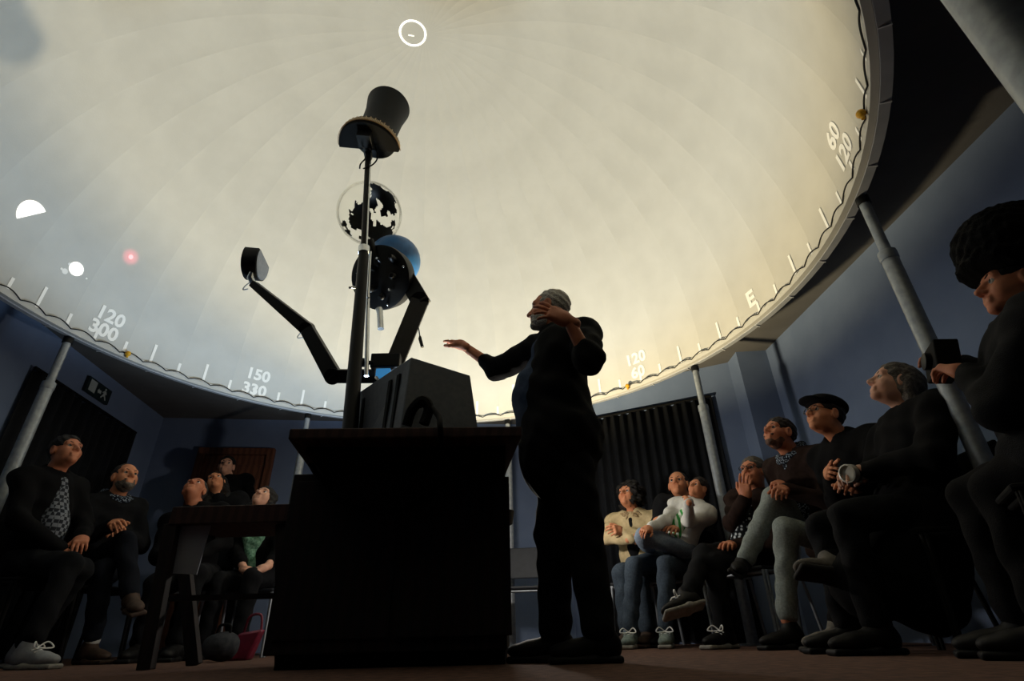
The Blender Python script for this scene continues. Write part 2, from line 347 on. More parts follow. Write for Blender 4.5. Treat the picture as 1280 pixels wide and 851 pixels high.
# tabletop outline seen from above (the front edge overhangs the cabinet)
tb = [(-0.90, 2.02), (0.03, 2.06), (-0.10, 3.02), (-1.04, 3.00)]
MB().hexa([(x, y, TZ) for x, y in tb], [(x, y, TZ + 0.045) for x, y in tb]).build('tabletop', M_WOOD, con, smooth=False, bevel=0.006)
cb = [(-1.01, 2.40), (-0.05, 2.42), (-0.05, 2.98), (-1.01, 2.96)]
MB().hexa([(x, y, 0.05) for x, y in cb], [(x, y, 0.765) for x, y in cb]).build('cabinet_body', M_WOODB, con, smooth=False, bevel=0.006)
MB().hexa([(-0.97, 2.44, 0), (-0.06, 2.46, 0), (-0.06, 2.94, 0), (-0.97, 2.92, 0)], [(-0.97, 2.44, 0.05), (-0.06, 2.46, 0.05), (-0.06, 2.94, 0.05), (-0.97, 2.92, 0.05)]).build('plinth', M_BLACKM, con, smooth=False)
ap = [(-0.86, 2.12), (-0.04, 2.17), (-0.06, 2.9), (-0.90, 2.88)]
MB().hexa([(x, y, 0.74 if y > 2.3 else 0.775) for x, y in ap], [(x, y, TZ) for x, y in ap]).build('under_frame', M_BLACKM, con, smooth=False)
for k in range(2):
    MB().hexa([(-0.98 + 0.49 * k, 2.392, 0.10), (-0.52 + 0.49 * k, 2.401, 0.10), (-0.52 + 0.49 * k, 2.43, 0.10), (-0.98 + 0.49 * k, 2.43, 0.10)],
              [(-0.98 + 0.49 * k, 2.392, 0.73), (-0.52 + 0.49 * k, 2.401, 0.73), (-0.52 + 0.49 * k, 2.43, 0.73), (-0.98 + 0.49 * k, 2.43, 0.73)]).build('cabinet_door', M_WOODB, con, smooth=False, bevel=0.004)
# loop of black cable hanging from the tabletop edge over the cabinet front
cab = [(388, 580, 2.36), (400, 598, 2.34), (430, 628, 2.33), (475, 640, 2.33), (520, 630, 2.32), (545, 606, 2.30), (551, 575, 2.2), (551, 545, 2.03), (550, 532, 2.0), (548, 520, 2.05), (535, 506, 2.12), (520, 508, 2.18)]
MB().tube(arc([aty(*c) for c in cab], 6), 0.012, 10).build('cable', M_BLACKM, con)

# grey power unit with vent slots standing on the tabletop
pu = empty('power_unit', (-0.35, 2.45, TZ + 0.045), 'grey metal equipment case with dark vertical vent slots on the console', 'equipment case')
z0 = TZ + 0.045
T1 = aty(514, 446, 2.18); T2 = aty(588, 469, 2.30); T0 = aty(443, 494, 2.72); zt = T1[2]
T2[2] = T2[2]; dvec = T0 - T1; T3 = T2 + dvec * 0.95
B1 = aty(500, 532, 2.16); B1[2] = z0; B2 = aty(601, 537, 2.30); B2[2] = z0; B0 = aty(441, 530, 2.74); B0[2] = z0; B3 = B2 + (B0 - B1) * 0.95; B3[2] = z0
MB().hexa([B0, B1, B2, B3], [T0, T1, T2, T3]).build('casing', M_GREYBOX, pu, smooth=False, bevel=0.006)
def on_face(u, v, o=0.0):                    # the left face: u from near to far edge, v from bottom to top
    p = (B1 * (1 - u) + B0 * u) * (1 - v) + (T1 * (1 - u) + T0 * u) * v
    n = unit(np.cross(T1 - B1, B0 - B1)); n = n if n[0] < 0 else -n
    return p + n * o
for u in (0.16, 0.30, 0.78):
    MB().hexa([on_face(u - 0.022, 0.08, -0.01), on_face(u + 0.022, 0.08, -0.01), on_face(u + 0.022, 0.08, 0.004), on_face(u - 0.022, 0.08, 0.004)],
              [on_face(u - 0.022, 0.86, -0.01), on_face(u + 0.022, 0.86, -0.01), on_face(u + 0.022, 0.86, 0.004), on_face(u - 0.022, 0.86, 0.004)]).build('vent_slot', M_BLACKM, pu, smooth=False)
MB().tube(arc([aty(508, 532, 2.12), aty(515, 512, 2.10), aty(528, 500, 2.09), aty(536, 510, 2.10), aty(530, 530, 2.10)], 5), 0.022, 8).build('cable_bundle', M_BLACKM, pu)

# flood lamps at the back of the console throw their light up onto the dome
def flood(spec, label):
    p = np.array(spec['pos']); r = empty('flood_lamp', (p[0], p[1], 0), label, 'lamp', 'flood lamps behind the console')
    MB().lathe([(0.16, 0), (0.16, 0.015), (0.02, 0.03), (0.018, p[2] - 0.14)], (p[0], p[1], 0), seg=20).build('stand', M_BLACKM, r)
    MB().lathe([(0.03, p[2] - 0.15), (0.07, p[2] - 0.13), (0.085, p[2] - 0.04), (0.08, p[2] - 0.04), (0.065, p[2] - 0.12), (0.02, p[2] - 0.13)], (p[0], p[1], 0), seg=24, caps=False).build('lamp_housing', M_BLACK, r)
    l = bpy.data.lights.new('flood_light', 'SPOT'); l.energy = spec['power']; l.color = spec['color']; l.spot_size = math.radians(spec['cone']); l.spot_blend = spec['blend']; l.shadow_soft_size = spec.get('soft', 0.07)
    o = bpy.data.objects.new('flood_light', l); o.rotation_euler = (math.pi + spec.get('tilt', (0, 0))[0], spec.get('tilt', (0, 0))[1], 0); o.location = (0, 0, p[2]); link(o, r)
    if spec['leak']:                          # stray light leaving the open housing sideways
        l = bpy.data.lights.new('stray_light', 'POINT'); l.energy = spec['leak']; l.color = (1.0, 0.92, 0.82); l.shadow_soft_size = 0.05
        o = bpy.data.objects.new('stray_light', l); o.location = (0, 0, p[2] + 0.02); link(o, r)
flood(LAMP_WARM, 'warm flood lamp on a floor stand behind the lecturer')
flood(LAMP_COOL, 'cool flood lamp on a floor stand behind the console')
# red laser glow on the dome, thrown from the projector
def laser():
    a, e = dome_px(164, 321); tgt = dome_pt(a, e); src = np.array([-0.95, 2.75, 2.05]); d = unit(tgt - src)
    l = bpy.data.lights.new('laser_light', 'SPOT'); l.energy = 260; l.color = (1, 0.08, 0.16); l.spot_size = math.radians(3.6); l.spot_blend = 1.0; l.shadow_soft_size = 0.005
    o = bpy.data.objects.new('laser_light', l); o.rotation_euler = Vector(-d).to_track_quat('Z', 'Y').to_euler(); return o, src

pr = empty('planetarium_projector', (-0.95, 2.6, TZ + 0.045), 'black planetarium projector with mast, globe, star ball and jointed arms', 'projector')
lo_, src = laser(); lo_.location = src - np.array(pr.location); link(lo_, pr)
YM = 2.60
mb_, mj, mt = aty(434, 540, YM), aty(455, 312, YM), aty(461, 182, YM); mb_[2] = TZ + 0.045; mb_ = Wc(434, YM, TZ + 0.046)
MB().tube([mb_, mb_ + (mj - mb_) * 0.04, mb_ + (mj - mb_) * 0.08, mj], [0.062, 0.058, 0.042, 0.030], 20).build('mast_lower', M_BLACK, pr)
MB().tube([mj - (mt - mj) * 0.03, mj + (mt - mj) * 0.02], 0.036, 20).build('mast_collar', M_CHROME, pr)
MB().tube([mj, mt + (mt - mj) * 0.06], 0.021, 16).build('mast_upper', M_BLACK, pr)
MB().tube([mj + np.array([0.022, -0.02, 0]), mt + np.array([0.022, -0.02, 0])], 0.005, 8).build('mast_wire', M_CHROME, pr)
# top: half-round drum seen from below, with toothed rim, flared cylinder on top
hc = aty(461, 187, YM); tilt = unit(np.array([0.10, 0.14, 1.0]))
xd = np.array([1.0, 0.05, -0.1]); xd = unit(xd - tilt * (xd @ tilt)); yd = np.cross(tilt, xd)
hr = 0.212
drum = MB().lathe([(hr * 0.98, 0.0), (hr, 0.012), (hr, 0.03), (hr * 0.98, 0.075)], hc, axis=tilt, seg=40, a0=180, a1=360, xdir=xd).build('half_drum', M_BLACKM, pr)
M_RIMD = mat('pale_graduated_scale', 'cbb89a', 0.5, 'b09c80', 60)
m = MB()
for k in range(60):
    a = math.radians(183 + 174 * k / 60); a2 = math.radians(183 + 174 * (k + 0.55) / 60); rr = hr + 0.004; hgt = 0.028 + 0.012 * ((k * 7) % 3 == 0)
    P = [hc + tilt * zz + rr_ * (xd * math.cos(t) + yd * math.sin(t)) for rr_ in (rr - 0.008, rr) for t, zz in ((a, 0.028), (a2, 0.028), (a2, 0.028 + hgt), (a, 0.028 + hgt))]
    m.add(P, [(3, 2, 1, 0), (4, 5, 6, 7), (0, 1, 5, 4), (1, 2, 6, 5), (2, 3, 7, 6), (3, 0, 4, 7)])
o = m.build('graduated_scale', M_RIMD, drum, smooth=False); o['kind'] = 'stuff'
MB().lathe([(hr + 0.006, 0.016), (hr + 0.009, 0.022), (hr + 0.006, 0.027)], hc, axis=tilt, seg=40, a0=180, a1=360, xdir=xd, caps=False).build('brass_band', mat('aged_brass', '8a6a48', 0.35, metal=0.8), drum)
M_NAVY = mat('dark_navy_enamel', '0c1219', 0.6, '0a0f15', 20, spec=0.2)
cc = hc - yd * 0.03 + xd * 0.03
MB().lathe([(0.150, 0.075), (0.136, 0.13), (0.132, 0.22), (0.140, 0.39), (0.160, 0.52), (0.153, 0.52), (0.13, 0.43)], cc, axis=tilt, seg=40).build('flared_cylinder', M_NAVY, pr)
MB().box(hc - yd * 0.10 - tilt * 0.03, (0.05, 0.05, 0.03), xd, yd, tilt).build('drum_bracket', M_BLACK, pr, smooth=False, bevel=0.004)
MB().box(hc - yd * 0.03 - tilt * 0.03, (0.025, 0.08, 0.02), xd, yd, tilt).build('drum_clamp', M_BLACK, pr, smooth=False, bevel=0.004)
for dx in (-0.03, 0.05):
    MB().tube(arc([hc + xd * dx - yd * 0.05, hc + xd * (dx + 0.03) - tilt * 0.08, hc + xd * (dx + 0.015) - tilt * 0.17, hc + xd * dx * 0.3 - tilt * 0.22]), 0.005, 6).build('wire', M_BLACKM, pr)
# clear globe with black land masses behind the mast
gc = aty(462, 267, YM + 0.18); gr = 0.222
def clear(name):
    m = bpy.data.materials.new(name); m.use_nodes = True; nt = m.node_tree; nt.nodes.clear(); out = nt.nodes.new('ShaderNodeOutputMaterial'); mix = nt.nodes.new('ShaderNodeMixShader')
    t = nt.nodes.new('ShaderNodeBsdfTransparent'); t.inputs[0].default_value = (0.98, 0.98, 0.965, 1); g = nt.nodes.new('ShaderNodeBsdfGlossy'); g.inputs['Roughness'].default_value = 0.05; g.inputs[0].default_value = (0.9, 0.9, 0.88, 1)
    lw = nt.nodes.new('ShaderNodeLayerWeight'); lw.inputs[0].default_value = 0.08; mu = nt.nodes.new('ShaderNodeMath'); mu.operation = 'MULTIPLY'; mu.inputs[1].default_value = 0.5; nt.links.new(lw.outputs['Fresnel'], mu.inputs[0]); nt.links.new(mu.outputs[0], mix.inputs[0]); nt.links.new(t.outputs[0], mix.inputs[1]); nt.links.new(g.outputs[0], mix.inputs[2]); nt.links.new(mix.outputs[0], out.inputs[0]); return m
M_CLEAR = clear('clear_acrylic')
glb = MB().sphere(gc, gr, 40, 28).build('clear_globe', M_CLEAR, pr, angle=180)
m = MB(); K, Q = 120, 70; rng = random.Random(4); bl = []
view = unit(gc - EYE)
e1 = unit(np.cross(view, [0, 0, 1])); e2 = np.cross(e1, view)
# blobs as (right, up, depth sign, size) in the sphere's own directions
for (a_, b_, s_, r_) in ((0.25, 0.72, 1, 0.30), (0.55, 0.55, 1, 0.30), (0.75, 0.28, 1, 0.16), (-0.25, -0.05, 1, 0.30), (-0.42, -0.35, 1, 0.22), (-0.02, -0.42, 1, 0.25), (0.35, -0.62, 1, 0.34), (0.65, -0.5, 1, 0.25), (0.05, 0.38, 1, 0.16), (0.42, 0.12, 1, 0.14), (-0.12, 0.2, 1, 0.15), (0.1, -0.78, 1, 0.25), (-0.75, -0.5, 1, 0.12), (0.8, -0.15, 1, 0.1), (0.0, 0.9, 1, 0.15), (-0.6, -0.7, 1, 0.12)):
    c_ = math.sqrt(max(0, 1 - a_ * a_ - b_ * b_)); bl.append((unit(e1 * a_ + e2 * b_ + view * c_ * s_), r_))
vsp = []
def nz(p): return 0.10 * math.sin(p @ np.array([17, 9, 13])) + 0.07 * math.sin(p @ np.array([-31, 25, 11])) + 0.05 * math.sin(p @ np.array([40, 47, -53]))
fsp = []
P = [[np.array([math.sin(math.pi * i / Q) * math.cos(2 * math.pi * j / K), math.sin(math.pi * i / Q) * math.sin(2 * math.pi * j / K), math.cos(math.pi * i / Q)]) for j in range(K)] for i in range(Q + 1)]
land = [[any(np.linalg.norm(p - c) < 1.2 * r * (1 + nz(p) * 2.0) for c, r in bl) for p in row] for row in P]
for i in range(Q):
    for j in range(K):
        k = (j + 1) % K
        if land[i][j] + land[i][k] + land[i + 1][j] + land[i + 1][k] >= 3: fsp.append((i * K + j, (i + 1) * K + j, (i + 1) * K + k, i * K + k))
m.add([gc + p * (gr - 0.004) for row in P for p in row], fsp)
m.build('land_masses', M_BLACK, glb, angle=180)
MB().tube([gc - np.array([0, 0, gr]), gc - np.array([0, 0, gr + 0.05])], 0.03, 14).build('globe_socket', M_CHROME, glb)
# star ball: blue sphere behind, round black mechanism plate facing the camera
YB = 2.90
bc = aty(493, 326, YB + 0.14)
M_BALL = mat('blue_enamel', '2a6aa8', 0.4, '255f98', 20, spec=0.4)
MB().sphere(bc, 0.185, 40, 24).build('star_ball', M_BALL, pr, angle=180)
pc = aty(476, 347, YB - 0.04); pn = unit(np.array([-0.28, -0.80, -0.48]))
pxd = unit(np.cross(pn, [0, 0, 1])); pyd = np.cross(pn, pxd)
plate = MB().lathe([(0.20, -0.10), (0.215, -0.02), (0.215, 0.012), (0.20, 0.02), (0.0005, 0.022)], pc, axis=pn, seg=48).build('mechanism_plate', M_BLACK, pr)
rng = random.Random(2)
for k in range(9):
    a = k * 0.7 + 0.2; rr = 0.06 + 0.09 * rng.random(); p = pc + rr * (pxd * math.cos(a) + pyd * math.sin(a)); h = 0.03 + 0.06 * rng.random(); r_ = 0.012 + 0.016 * rng.random()
    MB().lathe([(r_, 0.01), (r_, h), (r_ * 0.6, h + 0.01), (r_ * 0.6, h + 0.03)], p, axis=unit(pn + 0.3 * (pxd * math.cos(a) + pyd * math.sin(a))), seg=14).build('lens_tube', M_CHROME if k % 3 == 0 else M_BLACK, plate)
for a in (0.3, 1.7, 3.3, 4.9):
    MB().sphere(pc + pn * 0.022 + 0.19 * (pxd * math.cos(a) + pyd * math.sin(a)), 0.009, 10, 6).build('plate_screw', M_CHROME, plate)
MB().tube([aty(474, 386, YB - 0.06), aty(475, 391, YB - 0.06), aty(476, 411, YB - 0.06)], [0.024, 0.02, 0.02], 14).build('counterweight_rod', M_CHROME, pr)
MB().tube([aty(461, 325, YM + 0.1), aty(458, 470, YM + 0.1)], 0.013, 12).build('side_rod', M_CHROME, pr)
MB().tube([aty(463, 315, YM + 0.06), aty(460, 372, YM + 0.06)], 0.009, 10).build('chrome_rod', M_CHROME, pr)
MB().tube([aty(461, 300, YM + 0.12), aty(470, 330, YM + 0.2), aty(476, 342, YB)], 0.03, 14).build('ball_bracket', M_BLACK, pr)
# jointed flat arms
nfl = unit(np.array([0.1, -0.85, -0.5]))
def bar(a, b, w0, w1, name, dpt=0.030, mm=M_BLACK, par=pr):
    d = unit(b - a); s = unit(np.cross(d, nfl)); n = np.cross(s, d); m = MB()
    m.hexa([a - s * w0 - n * dpt, a + s * w0 - n * dpt, a + s * w0 + n * dpt, a - s * w0 + n * dpt], [b - s * w1 - n * dpt, b + s * w1 - n * dpt, b + s * w1 + n * dpt, b - s * w1 + n * dpt])
    return m.build(name, mm, par, smooth=False, bevel=0.005)
r1, r2, r3, r0 = aty(507, 345, YB), aty(525, 376, YB - 0.03), aty(490, 462, YB - 0.1), aty(488, 348, YB)
bar(r0, r1, 0.035, 0.05, 'arm_pivot'); bar(r1 - unit(r2 - r1) * 0.02, r2 + unit(r2 - r1) * 0.03, 0.058, 0.058, 'right_arm_upper'); bar(r2 + unit(r2 - r3) * 0.0, r3, 0.056, 0.052, 'right_arm_lower')
MB().lathe([(0.058, -0.032), (0.058, 0.032)], r2, axis=nfl, seg=20).build('arm_joint', M_BLACK, pr)
MB().tube(arc([aty(519, 400, YB - 0.04), aty(523, 410, YB - 0.05), aty(525, 421, YB - 0.05)]), 0.004, 6).build('switch_cord', M_BLACKM, pr)
MB().tube([aty(525, 420, YB - 0.05), aty(525, 423, YB - 0.05), aty(528, 434, YB - 0.05)], [0.006, 0.011, 0.010], 10).build('hand_switch', M_BLACK, pr)
l0, l1, l2, l3 = aty(470, 470, YB - 0.1), aty(417, 470, YB - 0.1), aty(384, 411, YB - 0.1), aty(317, 355, YB - 0.1)
bar(l0, l1, 0.040, 0.040, 'left_arm_base'); bar(l1 - unit(l2 - l1) * 0.02, l2, 0.048, 0.040, 'left_arm_lower'); bar(l2 - unit(l3 - l2) * 0.01, l3, 0.040, 0.022, 'left_arm_upper')
MB().lathe([(0.048, -0.031), (0.048, 0.031)], l1, axis=nfl, seg=20).build('arm_joint', M_BLACK, pr); MB().lathe([(0.042, -0.032), (0.042, 0.032)], l2, axis=nfl, seg=20).build('arm_joint', M_BLACK, pr)
MB().tube(arc([aty(380, 413, YB - 0.12), aty(374, 418, YB - 0.12), aty(372, 422, YB - 0.12), aty(379, 422, YB - 0.12)]), 0.003, 6).build('wire', M_STEEL, pr)
# projector head at the end of the left arm: a drum with its flat side to the right
hd = aty(319, 329, YB - 0.1); ha = unit(np.array([0.95, 0.12, -0.05]))
head_ = MB().lathe([(0.10, -0.05), (0.115, -0.045), (0.115, 0.045)], hd, axis=ha, seg=36, a0=-25, a1=205, xdir=np.cross(ha, [0, 0, 1])).build('side_projector', M_BLACK, pr)
MB().lathe([(0.107, 0.046), (0.107, 0.051)], hd, axis=ha, seg=36, a0=-25, a1=205, xdir=np.cross(ha, [0, 0, 1])).build('face_disc', M_GREYBOX, head_)
MB().tube([l3, aty(313, 347, YB - 0.12), aty(316, 336, YB - 0.14)], [0.018, 0.022, 0.016], 12).build('head_swivel', M_CHROME, pr)
MB().tube(arc([aty(312, 353, YB - 0.1), aty(306, 358, YB - 0.12), aty(304, 362, YB - 0.12), aty(310, 361, YB - 0.12)]), 0.004, 6).build('wire', M_STEEL, pr)
# mount block, knob, small lit blue panel
MB().box(aty(484, 455, YB - 0.12), (0.085, 0.06, 0.045)).build('mount_block', M_BLACK, pr, smooth=False, bevel=0.008)
MB().lathe([(0.026, -0.02), (0.026, 0.02), (0.012, 0.022), (0.012, 0.07)], aty(452, 453, YB - 0.18), axis=(1, 0.1, 0), seg=16).build('knob', M_BLACK, pr)
MB().box(aty(479, 467, YB - 0.16), (0.04, 0.012, 0.028)).build('blue_display', mat('blue_display_light', '3f8fd0', 0.5, '3a86c4', 10, emit='4aa8f0', es=0.35), pr, smooth=False)
MB().tube([aty(479, 475, YB - 0.1), Wc(472, YB - 0.1, TZ + 0.046)], [0.05, 0.06], 18).build('pedestal', M_BLACK, pr)
MB().tube(arc([aty(470, 472, YB - 0.2), aty(474, 480, YB - 0.22), aty(468, 488, YB - 0.2)]), 0.012, 8).build('chrome_elbow', M_CHROME, pr)

# ================================================================== side table with splayed legs at the left of the console
st = empty('side_table', (-1.55, 2.75, 0), 'low dark wooden trestle table beside the console', 'table')
YS = 2.75
def tp(px, py, Y): return aty(px, py, Y)
A = tp(214, 640, YS); B = tp(366, 642, YS); zt = A[2]; B[2] = zt
dpt = np.array([0.05, 0.42, 0]); H = np.array([0, 0, 0.06])
MB().hexa([A - H, B - H, B + dpt - H, A + dpt - H], [A + H * 0.45, B + H * 0.45, B + dpt + H * 0.45, A + dpt + H * 0.45]).build('tabletop', M_WOOD, st, smooth=False, bevel=0.004)
for (px0, py0, px1, dy) in ((216, 655, 182, 0.03), (226, 655, 243, 0.40), (354, 655, 354, 0.05), (358, 655, 360, 0.40)):
    top = tp(px0, py0, YS + dy); bot = Wc(px1, YS + dy, 0.0)
    d = unit(top - bot); s = unit(np.cross(d, [0, 1, 0])); n = np.array([0, 1.0, 0]) * 0.022; s = s * 0.032
    MB().hexa([bot - s - n, bot + s - n, bot + s + n, bot - s + n], [top - s - n, top + s - n, top + s + n, top - s + n]).build('leg', M_WOODB, st, smooth=False, bevel=0.003)
lf2 = Wc(212, YS + 0.2, 0.30); rt2 = Wc(345, YS + 0.2, 0.30)
MB().tube([lf2, rt2], 0.018, 4).build('stretcher', M_WOODB, st, smooth=False)
# pale sheet hanging from the front of the tabletop
pb = [np.array(tp(*q)) for q in ((206, 716, YS + 0.07), (246, 718, YS + 0.07), (264, 655, YS + 0.05), (224, 655, YS + 0.05))]
n = np.array([0, 0.003, 0])
o = MB().hexa([pb[0] - n, pb[1] - n, pb[1] + n, pb[0] + n], [pb[3] - n, pb[2] - n, pb[2] + n, pb[3] + n]).build('hanging_sheet', M_PANEL, st, smooth=False); o['label'] = 'pale grey sheet hanging below the tabletop'

# ================================================================== people: distance-field bodies turned into meshes
def rc(a, b, ra, rb, k=0.02, op='+'): return ('rc', np.array(a, float), np.array(b, float), ra, rb, k, op)
def el(c, r, Mx=None, k=0.02, op='+'): return ('el', np.array(c, float), np.array(r, float), np.eye(3) if Mx is None else Mx, k, op)
def bx_(c, h, Mx=None, rd=0.01, k=0.01, op='+'): return ('bx', np.array(c, float), np.array(h, float), np.eye(3) if Mx is None else Mx, rd, k, op)
def bounds(p):
    if p[0] == 'rc': r = max(p[3], p[4]); return np.minimum(p[1], p[2]) - r, np.maximum(p[1], p[2]) + r
    e = np.abs(p[3].T) @ p[2] if True else 0
    return p[1] - e, p[1] + e
def field(p, X):
    if p[0] == 'rc':
        a, b, ra, rb = p[1:5]; ab = b - a; t = np.clip(((X - a) @ ab) / (ab @ ab + 1e-12), 0, 1)
        return np.sqrt((((X - a) - t[..., None] * ab) ** 2).sum(-1)) - (ra + t * (rb - ra))
    q = (X - p[1]) @ p[3].T                  # rows of p[3] are the local axes
    if p[0] == 'el':
        r = p[2]; k0 = np.sqrt(((q / r) ** 2).sum(-1)); k1 = np.sqrt(((q / r ** 2) ** 2).sum(-1)); return k0 * (k0 - 1) / np.maximum(k1, 1e-6)
    d = np.abs(q) - (p[2] - p[4]); return np.sqrt((np.maximum(d, 0) ** 2).sum(-1)) + np.minimum(d.max(-1), 0) - p[4]
def sdf(prims, vs, fold=0.0, fs=1.0):
    """returns vertices and quads of the zero surface of the smooth union of the shapes"""
    lo = np.min([bounds(p)[0] for p in prims if p[-1] == '+'], 0) - 3 * vs; hi = np.max([bounds(p)[1] for p in prims if p[-1] == '+'], 0) + 3 * vs
    n = np.ceil((hi - lo) / vs).astype(int) + 1; D = np.full(n, 0.5, np.float32)
    ax = [lo[i] + vs * np.arange(n[i]) for i in range(3)]
    for p in prims:
        k = p[-2]; b0, b1 = bounds(p); mg = max(2.5 * vs, k * 1.2)
        i0 = np.clip(np.floor((b0 - mg - lo) / vs).astype(int), 0, n - 1); i1 = np.clip(np.ceil((b1 + mg - lo) / vs).astype(int) + 1, 1, n)
        if (i1 <= i0).any(): continue
        X = np.stack(np.meshgrid(*[ax[i][i0[i]:i1[i]] for i in range(3)], indexing='ij'), -1); d = field(p, X)
        S = D[i0[0]:i1[0], i0[1]:i1[1], i0[2]:i1[2]]
        if p[-1] == '+': h = np.maximum(k - np.abs(S - d), 0) / k; S[...] = np.minimum(S, d) - h * h * k * 0.25
        else: h = np.maximum(k - np.abs(S + d), 0) / k; S[...] = np.maximum(S, -d) + h * h * k * 0.25
    if fold:
        X = np.stack(np.meshgrid(*ax, indexing='ij'), -1)
        D += (fold * (np.sin(X @ np.array([31, 12, 47]) * fs + 2 * np.sin(X @ np.array([9, -14, 6]) * fs)) + 0.6 * np.sin(X @ np.array([-22, 51, 25]) * fs + 1.5 * np.sin(X @ np.array([13, 7, -17]) * fs)))).astype(np.float32)
    return nets(D, lo, vs)
def nets(D, lo, vs):
    S = D < 0; n = np.array(D.shape) - 1
    cnt = sum(S[i:n[0] + i, j:n[1] + j, k:n[2] + k].astype(np.int8) for i in (0, 1) for j in (0, 1) for k in (0, 1))
    cells = np.argwhere((cnt > 0) & (cnt < 8)); C8 = np.array([(i, j, k) for i in (0, 1) for j in (0, 1) for k in (0, 1)])
    val = np.stack([D[tuple((cells + c).T)] for c in C8], 1); acc = np.zeros((len(cells), 3)); num = np.zeros(len(cells))
    for a in range(8):
        for b in range(a + 1, 8):
            if np.abs(C8[a] - C8[b]).sum() != 1: continue
            va, vb = val[:, a], val[:, b]; cr = (va < 0) != (vb < 0); t = np.where(cr, va / np.where(cr, va - vb, 1), 0)
            acc += np.where(cr[:, None], C8[a] + t[:, None] * (C8[b] - C8[a]), 0); num += cr
    V = lo + (cells + acc / num[:, None]) * vs; idx = np.full(tuple(n), -1, np.int64); idx[tuple(cells.T)] = np.arange(len(cells)); Q = []
    for axn in range(3):
        u, v = [(1, 2), (2, 0), (0, 1)][axn]; sl0 = [slice(None)] * 3; sl1 = [slice(None)] * 3; sl0[axn] = slice(0, -1); sl1[axn] = slice(1, None)
        A, B = S[tuple(sl0)], S[tuple(sl1)]; e = np.argwhere(A != B)
        e = e[(e[:, u] > 0) & (e[:, v] > 0) & (e[:, u] < n[u]) & (e[:, v] < n[v])]; ins = A[tuple(e.T)]
        du = np.zeros(3, int); du[u] = 1; dv = np.zeros(3, int); dv[v] = 1
        q = np.stack([idx[tuple((e - du - dv).T)], idx[tuple((e - dv).T)], idx[tuple(e.T)], idx[tuple((e - du).T)]], 1)
        q = np.where(ins[:, None], q, q[:, ::-1]); Q.append(q[(q >= 0).all(1)])
    return V, np.concatenate(Q)
def mesh_from(name, parts, mats, parent):
    org = parent_origin(parent); V = []; Q = []; MI = []; n = 0
    for i, (v, q) in enumerate(parts): V.append(v - org); Q.append(q + n); n += len(v)
    V = np.concatenate(V); Q = np.concatenate(Q); me = bpy.data.meshes.new(name)
    me.vertices.add(len(V)); me.vertices.foreach_set('co', V.astype(np.float32).ravel()); me.loops.add(len(Q) * 4); me.loops.foreach_set('vertex_index', Q.astype(np.int32).ravel())
    me.polygons.add(len(Q)); me.polygons.foreach_set('loop_start', np.arange(0, len(Q) * 4, 4, dtype=np.int32)); me.polygons.foreach_set('loop_total', np.full(len(Q), 4, np.int32))
    me.update(calc_edges=True); me.validate(); me.polygons.foreach_set('use_smooth', np.ones(len(me.polygons), bool))
    for m in mats: me.materials.append(m)
    return link(bpy.data.objects.new(name, me), parent)

def skin(name, c, c2): return mat(name, c, 0.55, c2, 14, 0.08, 90, spec=0.3)
SK1 = skin('skin_warm', 'cf8d68', 'c07c58'); SK2 = skin('skin_ruddy', 'c4805f', 'b06c4e'); SK3 = skin('skin_pale', 'd6a58c', 'c8937a')
def cloth(name, c, c2=None, sc_=40, kind='noise', bump=0.4): return mat(name, c, 0.9, c2, sc_, bump, 260, spec=0.12, kind=kind)
HAIR = {k: mat('hair_' + k, a, 0.6, b, 60, 0.8, 130, spec=0.3) for k, a, b in (('black', '17120f', '0f0c0a'), ('brown', '2a1d16', '1d1410'), ('grey', '6a625a', '4c463f'), ('white', 'b8b4ac', '98948c'), ('fringe', '3a3430', '2a2522'), ('stubble', '6e4f40', '4a382f'))}
M_EYEW = mat('eye_white', 'd8d0c8', 0.3); M_EYED = mat('eye_iris', '1a120e', 0.2)
M_LENS = mat('glasses_frame', '2a2826', 0.3, metal=0.4)

def frame(f, up=(0, 0, 1)):
    f = unit(f); r = unit(np.cross(f, up)); u = np.cross(r, f); return np.array([r, f, u])     # rows: right, forward, up

